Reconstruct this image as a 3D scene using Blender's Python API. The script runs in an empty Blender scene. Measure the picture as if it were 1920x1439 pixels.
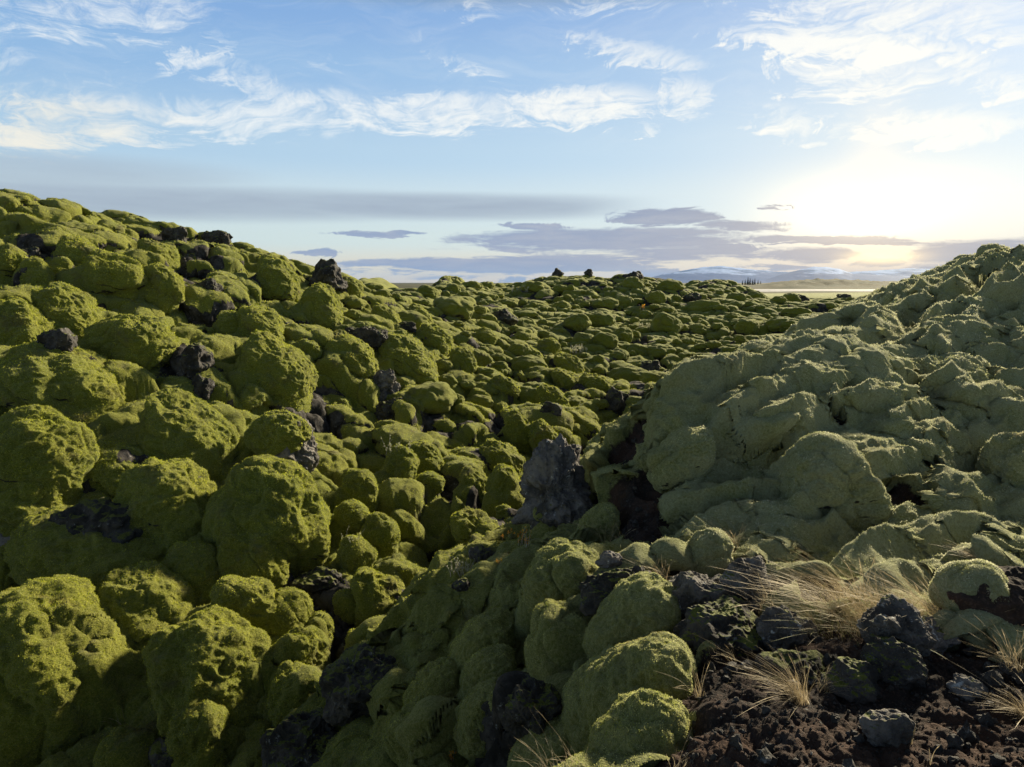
import bpy, bmesh, math, random
import numpy as np
from mathutils import Vector, Matrix

# ------------------------------------------------------------------ camera, world, sun, exposure
scene = bpy.context.scene
C = scene.collection
F = 1280.0                     # focal length in photo pixels (1920 wide)
PITCH = math.radians(8.4)
SUN_AZ = math.radians(38)    # clockwise from +Y
SUN_EL = math.radians(21.0)

cam_data = bpy.data.cameras.new("camera")
cam_data.sensor_width = 36.0
cam_data.lens = 24.0
cam_data.clip_start = 0.05
cam_data.clip_end = 60000.0
cam = bpy.data.objects.new("camera", cam_data)
C.objects.link(cam)
cam.location = (0, 0, 0)
cam.rotation_euler = (math.radians(90) - PITCH, 0, 0)
scene.camera = cam

scene.view_settings.view_transform = 'Standard'
scene.view_settings.look = 'None'
scene.view_settings.exposure = 1.15
scene.view_settings.gamma = 1.0
scene.cycles.max_bounces = 6
scene.cycles.diffuse_bounces = 3
scene.cycles.glossy_bounces = 2
scene.cycles.transmission_bounces = 2
scene.cycles.transparent_max_bounces = 4
scene.cycles.volume_bounces = 0
scene.cycles.use_denoising = True


class S:
    """a node socket with arithmetic, to write node trees as formulas"""
    def __init__(self, nt, sock):
        self.nt = nt; self.s = sock

    def _m(self, op, *others):
        n = self.nt.nodes.new('ShaderNodeMath'); n.operation = op
        self.nt.links.new(self.s, n.inputs[0])
        for i, o in enumerate(others):
            if isinstance(o, S): self.nt.links.new(o.s, n.inputs[i + 1])
            else: n.inputs[i + 1].default_value = o
        return S(self.nt, n.outputs[0])

    def __add__(self, o): return self._m('ADD', o)
    def __radd__(self, o): return self._m('ADD', o)
    def __sub__(self, o): return self._m('SUBTRACT', o)
    def __rsub__(self, o): return self._m('MULTIPLY', -1.0)._m('ADD', o)
    def __mul__(self, o): return self._m('MULTIPLY', o)
    def __rmul__(self, o): return self._m('MULTIPLY', o)
    def __truediv__(self, o): return self._m('DIVIDE', o)
    def pow(self, o): return self._m('POWER', o)
    def abs(self): return self._m('ABSOLUTE')
    def exp(self): return self._m('EXPONENT')
    def max(self, o): return self._m('MAXIMUM', o)
    def min(self, o): return self._m('MINIMUM', o)
    def clamp(self): return self._m('MAXIMUM', 0.0)._m('MINIMUM', 1.0)
    def atan2(self, o): return self._m('ARCTAN2', o)
    def asin(self): return self._m('ARCSINE')

    def step(self, a, b):
        n = self.nt.nodes.new('ShaderNodeMapRange'); n.interpolation_type = 'SMOOTHSTEP'
        self.nt.links.new(self.s, n.inputs[0])
        lo, hi, t0, t1 = (a, b, 0.0, 1.0) if a < b else (b, a, 1.0, 0.0)
        n.inputs[1].default_value = lo; n.inputs[2].default_value = hi
        n.inputs[3].default_value = t0; n.inputs[4].default_value = t1
        return S(self.nt, n.outputs[0])


def mix(nt, f, a, b, blend='MIX'):
    n = nt.nodes.new('ShaderNodeMix'); n.data_type = 'RGBA'; n.blend_type = blend
    n.clamp_result = False
    if isinstance(f, S): nt.links.new(f.s, n.inputs[0])
    else: n.inputs[0].default_value = f
    for i, c in ((6, a), (7, b)):
        if isinstance(c, S): nt.links.new(c.s, n.inputs[i])
        else: n.inputs[i].default_value = (c[0], c[1], c[2], 1)
    return S(nt, n.outputs[2])


def noise(nt, vec, scale, detail=4, rough=0.55, dist=0.0, fac=True):
    n = nt.nodes.new('ShaderNodeTexNoise')
    n.inputs['Scale'].default_value = scale
    n.inputs['Detail'].default_value = detail
    n.inputs['Roughness'].default_value = rough
    n.inputs['Distortion'].default_value = dist
    if vec is not None: nt.links.new(vec.s, n.inputs['Vector'])
    return S(nt, n.outputs['Fac' if fac else 'Color'])


def combine(nt, x, y, z=0.0):
    n = nt.nodes.new('ShaderNodeCombineXYZ')
    for i, c in enumerate((x, y, z)):
        if isinstance(c, S): nt.links.new(c.s, n.inputs[i])
        else: n.inputs[i].default_value = c
    return S(nt, n.outputs[0])


def azel(u, v):
    """direction (degrees) that a place in the photograph looks towards"""
    xn, yn = (u - 960) / F, (719.5 - v) / F
    x, y, z = xn, math.cos(PITCH) + yn * math.sin(PITCH), -math.sin(PITCH) + yn * math.cos(PITCH)
    return math.degrees(math.atan2(x, y)), math.degrees(math.atan2(z, math.hypot(x, y)))


def build_world():
    w = bpy.data.worlds.new("World"); scene.world = w; w.use_nodes = True
    nt = w.node_tree; nt.nodes.clear()
    out = nt.nodes.new('ShaderNodeOutputWorld'); bg = nt.nodes.new('ShaderNodeBackground')
    nt.links.new(bg.outputs[0], out.inputs[0])
    sky = nt.nodes.new('ShaderNodeTexSky'); sky.sky_type = 'NISHITA'; sky.sun_disc = False
    sky.sun_elevation = SUN_EL; sky.sun_rotation = SUN_AZ; sky.altitude = 50
    sky.air_density = 1.0; sky.dust_density = 1.0; sky.ozone_density = 1.5
    tc = nt.nodes.new('ShaderNodeTexCoord')
    sp = nt.nodes.new('ShaderNodeSeparateXYZ'); nt.links.new(tc.outputs['Generated'], sp.inputs[0])
    X, Y, Z = (S(nt, sp.outputs[i]) for i in range(3))
    az = X.atan2(Y) * 57.29578
    el = Z.asin() * 57.29578
    # gradient of the clear air between the clouds
    ramp = nt.nodes.new('ShaderNodeValToRGB')
    cr = ramp.color_ramp; cr.interpolation = 'EASE'
    stops = [(0.0, (.86, .68, .46)), (0.045, (.84, .76, .58)), (0.11, (.68, .81, .80)), (0.22, (.62, .77, .85)),
             (0.33, (.44, .66, .87)), (0.52, (.27, .51, .84)), (0.66, (.20, .42, .80)), (0.74, (.12, .19, .30)), (1.0, (.05, .06, .075))]
    while len(cr.elements) < len(stops): cr.elements.new(0.5)
    for e, (p, c) in zip(cr.elements, stops): e.position = p; e.color = (*c, 1)
    nt.links.new((el / 30.0).clamp().s, ramp.inputs[0])
    base = S(nt, ramp.outputs[0])
    nsk = nt.nodes.new('ShaderNodeVectorMath'); nsk.operation = 'SCALE'; nsk.inputs['Scale'].default_value = 0.10
    nt.links.new(sky.outputs[0], nsk.inputs[0])
    base = mix(nt, 0.18, base, S(nt, nsk.outputs[0]))
    # brighter and paler towards the sun
    saz, sel = azel(1632, 398)
    dx = (az - saz) * 0.98; dy = el - sel
    d = (dx * dx + dy * dy).pow(0.5)
    dw = (dx * dx * 0.36 + dy * dy).pow(0.5)
    base = mix(nt, (d / -6.5).exp() * 0.75, base, (1.0, .97, .88))
    base = mix(nt, (dx.abs() / -40.0).exp() * 0.45 * dy.abs().step(26, 4), base, (.80, .90, .95))

    # noises in (az, el): streaks and curls
    wob = noise(nt, combine(nt, az * 0.10, el * 0.16, 3.0), 1.0, 3, 0.5)
    wob2 = noise(nt, combine(nt, az * 0.10, el * 0.16, 9.0), 1.0, 3, 0.5)
    aw = az + (wob - 0.5) * 9.0; ew = el + (wob2 - 0.5) * 5.0
    fib = noise(nt, combine(nt, aw * 0.17 + ew * 0.05, ew * 1.0 - aw * 0.08, 1.0), 1.0, 9, 0.68, 0.5)
    fib2 = noise(nt, combine(nt, aw * 0.55 - ew * 0.5, ew * 0.7 + aw * 0.35, 5.0), 1.0, 9, 0.70, 0.8)
    flat = noise(nt, combine(nt, az * 0.16 + (wob - .5) * 0.8, el * 1.35, 7.0), 1.0, 9, 0.62, 0.35)
    low = el.step(7.5, 5.0)          # the patches' own outlines are frayed, less so low down
    WX = az + (fib2 - 0.5) * (9.0 - low * 3.0); WY = el + (fib - 0.5) * (4.2 - low * 3.2) + (flat - 0.5) * low * 0.9

    plainc = [False]

    def patch(a, e, ra, re, rot, k=1.0, soft=0.45):
        """1 inside a tilted oval of the sky, falling to 0 outside it"""
        c, s = math.cos(rot), math.sin(rot)
        A_, E_ = (az, el) if plainc[0] else (WX, WY)
        p = ((A_ - a) * (c / ra) + (E_ - e) * (s / ra)); q = ((E_ - e) * (c / re) - (A_ - a) * (s / re))
        return (p * p + q * q).step(1.0 + soft, max(0.0, 1.0 - soft * 1.9)) * k

    def P(u0, v0, u1, v1, thick, k=1.0, soft=0.9):
        """an oval along the line between two places, thickness in photo pixels"""
        a0, e0 = azel(u0, v0); a1, e1 = azel(u1, v1)
        return patch((a0 + a1) / 2, (e0 + e1) / 2, max(1, math.hypot(a1 - a0, e1 - e0) / 2),
                     math.degrees(thick / F) / 2, math.atan2(e1 - e0, a1 - a0), k, soft)

    def union(lst):
        r = lst[0]
        for q in lst[1:]: r = r.max(q)
        return r

    # 1) white cirrus bands
    cir = union([
        P(-60, 232, 330, 215, 95, .92), P(-60, 252, 120, 250, 46, 1.15), P(250, 218, 650, 225, 68, .98), P(470, 185, 760, 210, 66, .85),
        P(620, 215, 1000, 200, 66, 1.08), P(900, 205, 1250, 185, 66, 1.15), P(1220, 195, 1350, 180, 80, .85),
        P(280, 130, 450, 105, 48, .95), P(400, 60, 440, 110, 50, .62), P(400, 120, 560, 190, 70, .72), P(-80, 10, 450, 15, 80, .80),
        P(-30, 80, 70, 120, 70, .55), P(840, -10, 960, 40, 60, .55), P(1040, 60, 1360, 135, 46, .85), P(790, 95, 980, 150, 30, .65),
        P(1350, 68, 1830, 105, 52, 1.5), P(1450, 100, 1560, 165, 90, .85), P(1480, 150, 1800, 130, 75, 1.0), P(1390, 212, 1540, 236, 60, .75), P(1540, 225, 1600, 240, 40, .75),
        P(1600, 240, 1960, 240, 60, 1.05), P(1380, 0, 2000, 15, 80, .85), P(1840, 170, 1960, 165, 50, .9), P(1820, 70, 1960, 75, 24, 1.0), P(1780, 130, 1900, 130, 70, .7),
        P(560, 125, 700, 118, 22, .5), P(1190, 240, 1250, 250, 22, .8), P(1480, 268, 1580, 270, 14, .8), P(180, 268, 400, 272, 14, .8), P(1780, 352, 1960, 352, 16, .9),
        P(1000, 5, 1300, 5, 30, .6), P(60, 165, 420, 190, 90, .45), P(-60, 170, 200, 190, 90, .5), P(700, 60, 1100, 40, 50, .30)])
    cov = ((fib * 0.6 + fib2 * 0.4) - 0.5) * 6.5 + (cir - 0.50) * 1.7
    cirm = cov.step(-0.35, 1.65) * cir.step(0.0, 0.6)
    veil = ((fib - 0.44) * 1.6).clamp() * el.step(9, 14) * 0.30
    white = mix(nt, (dw / -18.0).exp(), (.86, .92, .96), (1.3, 1.2, 1.0))
    white = mix(nt, el.step(14.5, 11.0) * (az.step(-20, -34)), white, (.98, .93, .80))
    col = mix(nt, cirm.max(veil) * 0.88, base, white)
    # 2) smooth grey veil left of centre
    plainc[0] = True
    gv = union([P(-700, 330, 900, 385, 54, .85, .9), P(300, 372, 1250, 385, 44, .9, .9), P(-500, 300, 420, 335, 60, .55, .9)])
    plainc[0] = False
    col = mix(nt, gv * (0.55 + flat * 0.5) * az.step(14, 4), col, (.34, .40, .50))
    # 3) low stratus bars over the horizon, lit gold between
    st = union([
        P(610, 438, 810, 440, 13, 1.1), P(550, 473, 640, 475, 12, 1.0), P(600, 500, 1230, 494, 34, 1.15), P(830, 450, 1400, 446, 48, 1.0), P(1000, 478, 1500, 474, 34, .85),
        P(940, 422, 1070, 424, 14, 1.2), P(1140, 408, 1360, 405, 30, 1.25), P(1290, 420, 1480, 424, 20, .9), P(1380, 445, 1700, 452, 16, .95), P(1300, 463, 1430, 463, 14, 1.25),
        P(1430, 458, 1760, 458, 7, 1.3), P(1180, 512, 1290, 520, 26, 1.1), P(1430, 478, 1620, 478, 26, .95), P(1600, 495, 1700, 492, 16, .9), P(1680, 475, 2100, 470, 44, .95), P(1700, 500, 2100, 500, 30, .9),
        P(1380, 500, 1530, 503, 10, .8), P(930, 525, 1000, 522, 12, .8), P(1430, 390, 1470, 389, 6, 1.2), P(760, 520, 960, 518, 10, .5)])
    sm = ((flat - 0.5) * 5.0 + (st - 0.50) * 1.9).step(-0.45, 0.60) * st.step(0.0, 0.6)
    bar = mix(nt, (dx.abs() / -16.0).exp() * 0.9, (.20, .32, .55), (.58, .49, .42))
    bar = mix(nt, (flat - .35).clamp() * 1.6, bar, (.60, .60, .62))
    bar = mix(nt, el.step(5.5, 2.0) * 0.3, bar, (.40, .42, .52))
    col = mix(nt, sm * 0.95, col, bar)
    col = mix(nt, (dx.abs() / -15.0).exp() * el.step(5.5, 0.5) * (1.0 - sm * 0.6) * 0.65, col, (1.05, .74, .42))
    # veiled sun: white core, flame below the bars, pillar above
    core = ((dx * dx * 0.065 + dy * dy * 0.36) + 0.25).pow(0.5) * -1.55 + 0.95
    col = mix(nt, core.exp().min(1.0) * (1.0 - sm * 0.60), col, (2.6, 2.05, 1.30))
    a2, e2 = azel(1655, 482)
    g2 = (((az - a2) * (az - a2)) * 0.22 + ((el - e2) * (el - e2)) * 4.0) * -1.0
    col = mix(nt, g2.exp() * (flat * 1.6).clamp(), col, (2.2, 1.65, .85))
    pil = ((dx / 1.7) * (dx / 1.7)) * -1.0
    col = mix(nt, pil.exp() * dy.step(11, 1) * el.step(3.0, 5.0) * 0.30, col, (1.6, 1.3, .95))
    # below the horizon: dull ground light
    col = mix(nt, el.step(0.0, -3.0), col, (.05, .06, .05))
    nt.links.new(col.s, bg.inputs[0]); bg.inputs[1].default_value = 0.443
    w.cycles.sampling_method = 'MANUAL'; w.cycles.sample_map_resolution = 1024


build_world()
sun_l = bpy.data.lights.new("sun", 'SUN')
sun_l.energy = 5.0; sun_l.angle = math.radians(3.5); sun_l.color = (1.0, .87, .62)
sun = bpy.data.objects.new("sun", sun_l); C.objects.link(sun)
sdir = Vector((math.sin(SUN_AZ) * math.cos(SUN_EL), math.cos(SUN_AZ) * math.cos(SUN_EL), math.sin(SUN_EL)))
sun.rotation_euler = sdir.to_track_quat('Z', 'Y').to_euler()

# ------------------------------------------------------------------ numpy helpers
rng = np.random.RandomState(7)
PERM = rng.permutation(256).astype(np.int32); PERM = np.concatenate([PERM, PERM, PERM])
_g = rng.normal(size=(256, 3)); _g /= np.linalg.norm(_g, axis=1)[:, None]
GX, GY, GZ = (_g[:, i].astype(np.float32) for i in range(3))


def _perlin(p):
    i = np.floor(p).astype(np.int32); f = (p - i).astype(np.float32)
    u = f * f * f * (f * (f * 6 - 15) + 10)
    i &= 255
    xi, yi, zi = i[:, 0], i[:, 1], i[:, 2]
    res = np.zeros(len(p), np.float32)
    for a in (0, 1):
        wx = u[:, 0] if a else 1 - u[:, 0]
        ha = PERM[xi + a]
        for b in (0, 1):
            wy = wx * (u[:, 1] if b else 1 - u[:, 1])
            hb = PERM[ha + yi + b]
            for c in (0, 1):
                h = PERM[hb + zi + c]
                w = wy * (u[:, 2] if c else 1 - u[:, 2])
                res += w * (GX[h] * (f[:, 0] - a) + GY[h] * (f[:, 1] - b) + GZ[h] * (f[:, 2] - c))
    return res * 1.6


def perlin(p, lam, seed=0, mask=None):
    """gradient noise of wavelength lam in -1..1"""
    n = len(p); out = np.zeros(n, np.float32)
    off = np.array([seed * 17.3 + 1000.0, seed * 5.7 + 1000.0, seed * 11.1 + 1000.0])
    idx = None if mask is None else np.nonzero(mask)[0]
    m = n if idx is None else len(idx)
    for s in range(0, m, 400000):
        sl = slice(s, min(m, s + 400000)) if idx is None else idx[s:s + 400000]
        out[sl] = _perlin(p[sl].astype(np.float64) / lam + off)
    return out


def sstep(x, a, b):
    t = np.clip((x - a) / (b - a), 0, 1); return t * t * (3 - 2 * t)


def ray(u, v):
    xn, yn = (u - 960) / F, (719.5 - v) / F
    return np.array([xn, math.cos(PITCH) + yn * math.sin(PITCH), -math.sin(PITCH) + yn * math.cos(PITCH)])


def at(u, v, Y):
    """the place at forward distance Y that the camera sees at (u, v)"""
    d = ray(u, v); return d * (Y / d[1])


# ------------------------------------------------------------------ land form: surveyed points -> smooth surface
SURVEY = [at(*t) for t in [
    (0, 1439, 5.0), (0, 1100, 7), (0, 800, 9.5), (0, 600, 12), (0, 445, 15.2), (0, 366, 18),
    (250, 1439, 4.8), (250, 1250, 5.7), (300, 1080, 7.0), (300, 900, 8.8), (300, 700, 11.5), (300, 550, 15), (300, 475, 17.8),
    (140, 385, 18.5), (230, 425, 19), (400, 450, 20), (480, 482, 21), (560, 505, 22), (640, 527, 24), (480, 560, 17), (600, 700, 14),
    (600, 600, 17), (600, 900, 9.8), (600, 1050, 7.6), (450, 1250, 5.5), (450, 800, 11), (800, 800, 13.5), (800, 650, 19), (800, 580, 26), (760, 545, 32),
    (800, 950, 9.6), (870, 540, 42), (1000, 542, 45), (1050, 525, 46), (1190, 528, 46), (1330, 548, 50), (1400, 559, 55), (950, 700, 21), (950, 600, 30),
    (1100, 600, 34), (1100, 650, 27), (1000, 565, 40), (1200, 590, 38), (1330, 600, 36),
    (500, 1420, 4.9), (620, 1290, 5.6), (700, 1210, 6.3), (760, 1140, 6.9), (850, 1070, 7.8), (960, 970, 9.3), (1080, 890, 11.5), (1170, 840, 13.5), (1200, 750, 18), (1350, 705, 22),
    (1500, 650, 27), (1600, 600, 34), (1640, 560, 55),
    # right hill: crest and face
    (1215, 850, 5.9), (1260, 765, 6.6), (1350, 715, 7.5), (1430, 680, 8.1), (1500, 658, 9), (1560, 630, 10), (1640, 578, 11.5), (1730, 537, 13), (1830, 502, 13.6), (1920, 484, 14),
    (1920, 700, 8), (1920, 900, 5.8), (1920, 1030, 4.6), (1700, 700, 7.8), (1700, 900, 5.6), (1700, 1040, 4.4), (1500, 800, 6.2), (1500, 950, 5.2), (1500, 1050, 4.4),
    (1300, 850, 6), (1300, 950, 5.3), (1800, 580, 10.5), (1640, 640, 9.2),
    # near spur and earth bank
    (1250, 1000, 5.0), (1150, 950, 5.9), (1150, 1050, 4.9), (1190, 890, 6.5), (1000, 1010, 6.6), (940, 1060, 6.2), (860, 1140, 5.5), (790, 1210, 5.0), (800, 1300, 4.3), (780, 1430, 3.7),
    (950, 1200, 4.4), (950, 1350, 3.6), (1050, 1439, 2.9), (1100, 1300, 3.2), (1200, 1200, 3.4), (1100, 1120, 4.2), (1300, 1150, 3.4), (1300, 1300, 2.6), (1300, 1439, 2.1),
    (1500, 1200, 2.95), (1500, 1110, 3.6), (1500, 1439, 1.95), (1700, 1200, 2.8), (1700, 1300, 2.4), (1700, 1439, 2.0), (1920, 1210, 2.9), (1920, 1100, 3.7), (1920, 1300, 2.35), (1920, 1439, 1.9)]]
SURVEY += [np.array(p, float) for p in [
    (4.2, 13, -2.0), (7, 17, -1.9), (9, 21, -1.7), (14, 22, -.9), (16, 16, .5), (22, 30, -1.8), (20, 10, .9), (20, 0, -.2), (8, 3, -.8), (5, 0, -1.3),
    (0, 0, -1.62), (0, -4, -1.6), (-2.5, 0, -2.9), (-6, 1, -3.5), (6, -6, -1.4), (-8, -6, -3), (20, -20, -1.5), (-20, -20, -2), (0, -30, -2),
    (-11, 3, -2.2), (-16, 8, .2), (-16, 14, 2.3), (-24, 20, 3.2), (-25, 5, .5), (-15, 26, 1.0), (-11, 36, -1.0), (-20, 38, -.3), (-30, 55, -1.5), (-8, 55, -1.3), (0, 75, -2), (15, 85, -1.9), (-40, 20, 2),
    (30, 60, -1.9), (40, 40, -2), (50, 80, -1.9), (-50, 80, -2), (50, 0, -1), (-60, 0, 0), (22, 52, -1.7)]]
SURVEY = np.array(SURVEY)


PLAIN_Z = -1.6


def _k(r2): return 0.5 * r2 * np.log(r2 + 1e-9)


def fit_tps(P, lam=0.02):
    n = len(P); xy = P[:, :2]
    r2 = ((xy[:, None] - xy[None]) ** 2).sum(-1)
    K = _k(r2) + lam * np.eye(n)
    Q = np.c_[np.ones(n), xy]
    A = np.zeros((n + 3, n + 3)); A[:n, :n] = K; A[:n, n:] = Q; A[n:, :n] = Q.T
    return np.linalg.solve(A, np.r_[P[:, 2], 0, 0, 0])


TPS = fit_tps(SURVEY)


def base_z(x, y):
    z = np.empty(len(x))
    for s in range(0, len(x), 200000):
        a, b = x[s:s + 200000], y[s:s + 200000]
        r2 = (a[:, None] - SURVEY[None, :, 0]) ** 2 + (b[:, None] - SURVEY[None, :, 1]) ** 2
        z[s:s + 200000] = _k(r2) @ TPS[:-3] + TPS[-3] + TPS[-2] * a + TPS[-1] * b
    r = np.hypot(x, y); w = sstep(r, 55, 95)
    return z * (1 - w) + PLAIN_Z * w


# ------------------------------------------------------------------ region masks in plan
RAV = np.array([at(*t)[:2] for t in [(300, 1600, 3.8), (500, 1420, 4.9), (620, 1290, 5.6), (700, 1210, 6.3), (770, 1150, 6.7), (850, 1080, 7.6), (960, 990, 8.6), (1080, 900, 9.5),
                                     (1200, 800, 9.5), (1350, 700, 11), (1500, 640, 13), (1640, 550, 17), (1800, 520, 30)]])


def side_of_ravine(x, y):
    """signed distance to the ravine line, positive on the camera's side"""
    best = np.full(len(x), 1e9); sgn = np.zeros(len(x))
    for a, b in zip(RAV[:-1], RAV[1:]):
        e = b - a; t = np.clip(((x - a[0]) * e[0] + (y - a[1]) * e[1]) / (e @ e), 0, 1)
        dx, dy = x - a[0] - t * e[0], y - a[1] - t * e[1]
        d = np.hypot(dx, dy); c = e[0] * dy - e[1] * dx
        m = d < best; best[m] = d[m]; sgn[m] = -np.sign(c[m])
    return best * sgn


def smooth_hits(uv):
    """where lines of sight meet the smooth land form"""
    Yt = np.geomspace(1.5, 90, 420); out = []
    for u, v in uv:
        d = ray(u, v); p = d[None] * (Yt / d[1])[:, None]
        below = p[:, 2] < base_z(p[:, 0], p[:, 1])
        i = int(np.argmax(below)) if below.any() else len(Yt) - 1
        out.append(Yt[max(i, 0)])
    return out


EARTH = [(u, v, r) for u, v, r in [   # photo place and half width in photo pixels
    (1192, 842, 36), (1180, 875, 58), (1165, 905, 62), (1185, 940, 64), (1195, 985, 62), (1195, 1030, 60), (1230, 1060, 60), (1290, 1100, 70), (1380, 1090, 60), (1440, 1110, 70), (1500, 1110, 60),
    (1560, 1130, 60), (1380, 1190, 110), (1500, 1230, 130), (1350, 1290, 95), (1620, 1230, 150), (1780, 1250, 130), (1500, 1350, 150), (1700, 1340, 200), (1880, 1300, 170), (1400, 1420, 150), (1650, 1439, 200),
    (1900, 1430, 200), (1860, 1110, 90), (1900, 1180, 110), (1800, 1140, 60), (1690, 950, 30), (1750, 1439, 200), (1320, 1380, 60), (690, 1165, 34), (1740, 775, 16), (1560, 790, 16), (1130, 1060, 40)]]
_ey = smooth_hits([e[:2] for e in EARTH])
EARTH = [(at(u, v, y), r / F * y) for (u, v, r), y in zip(EARTH, _ey)]
EARTH += [(np.array((.9, 1.5, 0)), .6), (np.array((1.6, 1.3, 0)), .7), (np.array((2.4, 1.6, 0)), .6)]


def earth_mask(x, y):
    m = np.full(len(x), -9.0)
    for p, r in EARTH: m = np.maximum(m, np.minimum(1.6 * (1.0 - np.hypot(x - p[0], y - p[1]) / (r * 1.3)), .9))
    return m           # > 0 inside


def domes(x, y, cell, seed, rmin, rmax, elong=1.35, warp=0.0):
    """overlapping cushions: height 0..1, outward vector, gap (1 in the cracks)"""
    if warp:
        q = np.c_[x, y, np.zeros(len(x))]
        xw = x + warp * perlin(q, cell * 1.1, seed + 3); yw = y + warp * perlin(q, cell * 1.1, seed + 4)
    else: xw, yw = x, y
    gx, gy = xw / cell, yw / cell
    ix, iy = np.floor(gx).astype(np.int64), np.floor(gy).astype(np.int64)
    best = np.zeros(len(x), np.float32); sec = np.zeros(len(x), np.float32); ox = np.zeros(len(x), np.float32); oy = np.zeros(len(x), np.float32)
    T = np.random.RandomState(seed).rand(256, 256, 6).astype(np.float32)
    for a in (-1, 0, 1):
        for b in (-1, 0, 1):
            cx, cy = ix + a, iy + b
            t = T[cx & 255, cy & 255]
            px, py = cx + .15 + .7 * t[:, 0], cy + .15 + .7 * t[:, 1]
            r = rmin + (rmax - rmin) * t[:, 2]
            th = t[:, 3] * np.pi; ct, st = np.cos(th), np.sin(th)
            e = 1 + (elong - 1) * t[:, 4]
            dx, dy = (gx - px), (gy - py)
            p, q = (dx * ct + dy * st) / (r * e), (-dx * st + dy * ct) / (r / e ** .5)
            d2 = p * p + q * q
            h = (np.sqrt(np.clip(1 - d2 ** 1.35, 0, 1)) * (.55 + .45 * t[:, 5])).astype(np.float32)
            m = h > best
            sec = np.where(m, best, np.maximum(sec, h))
            best = np.where(m, h, best); ox = np.where(m, dx, ox); oy = np.where(m, dy, oy)
    return best, sec, ox * cell, oy * cell


def moss_relief(P, fade, wrinkle, grain, earth=None):
    """fine relief along the normal, in metres; fade(lam) = how much of a wavelength the mesh can carry"""
    d = np.zeros(len(P), np.float32)
    # folds: drape-like ridges, stretched along the slope
    for lam, amp, sq in ((.55, .070, 1.0), (.24, .050, 1.5), (.11, .027, 1.6)):
        f = fade(lam); m = f > .01
        if m.any():
            n = perlin(P * np.array([1, 1, sq]), lam, int(lam * 100), m)
            d += f * amp * wrinkle * ((1 - 2.2 * np.abs(n)) * .8 if lam > .5 or lam < .2 else .55 * n + .5 - 1.2 * np.abs(perlin(P + 9.0, lam * .9, 88, m)))
    for lam, amp in ((.055, .012), (.028, .0075), (.014, .0040)):
        f = fade(lam); m = f > .01
        if m.any(): d += f * amp * grain * perlin(P, lam, int(lam * 1000), m)
    return d


def earth_relief(P, fade):
    d = np.zeros(len(P), np.float32)
    for lam, amp in ((.5, .06), (.22, .026), (.10, .009), (.05, .007), (.025, .005), (.012, .004)):
        f = fade(lam); m = f > .01
        if m.any():
            n = perlin(P, lam, 40 + int(lam * 1000), m); d += f * amp * (2.4 * np.abs(n) - .7 if lam < .4 else n)
    return d



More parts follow.
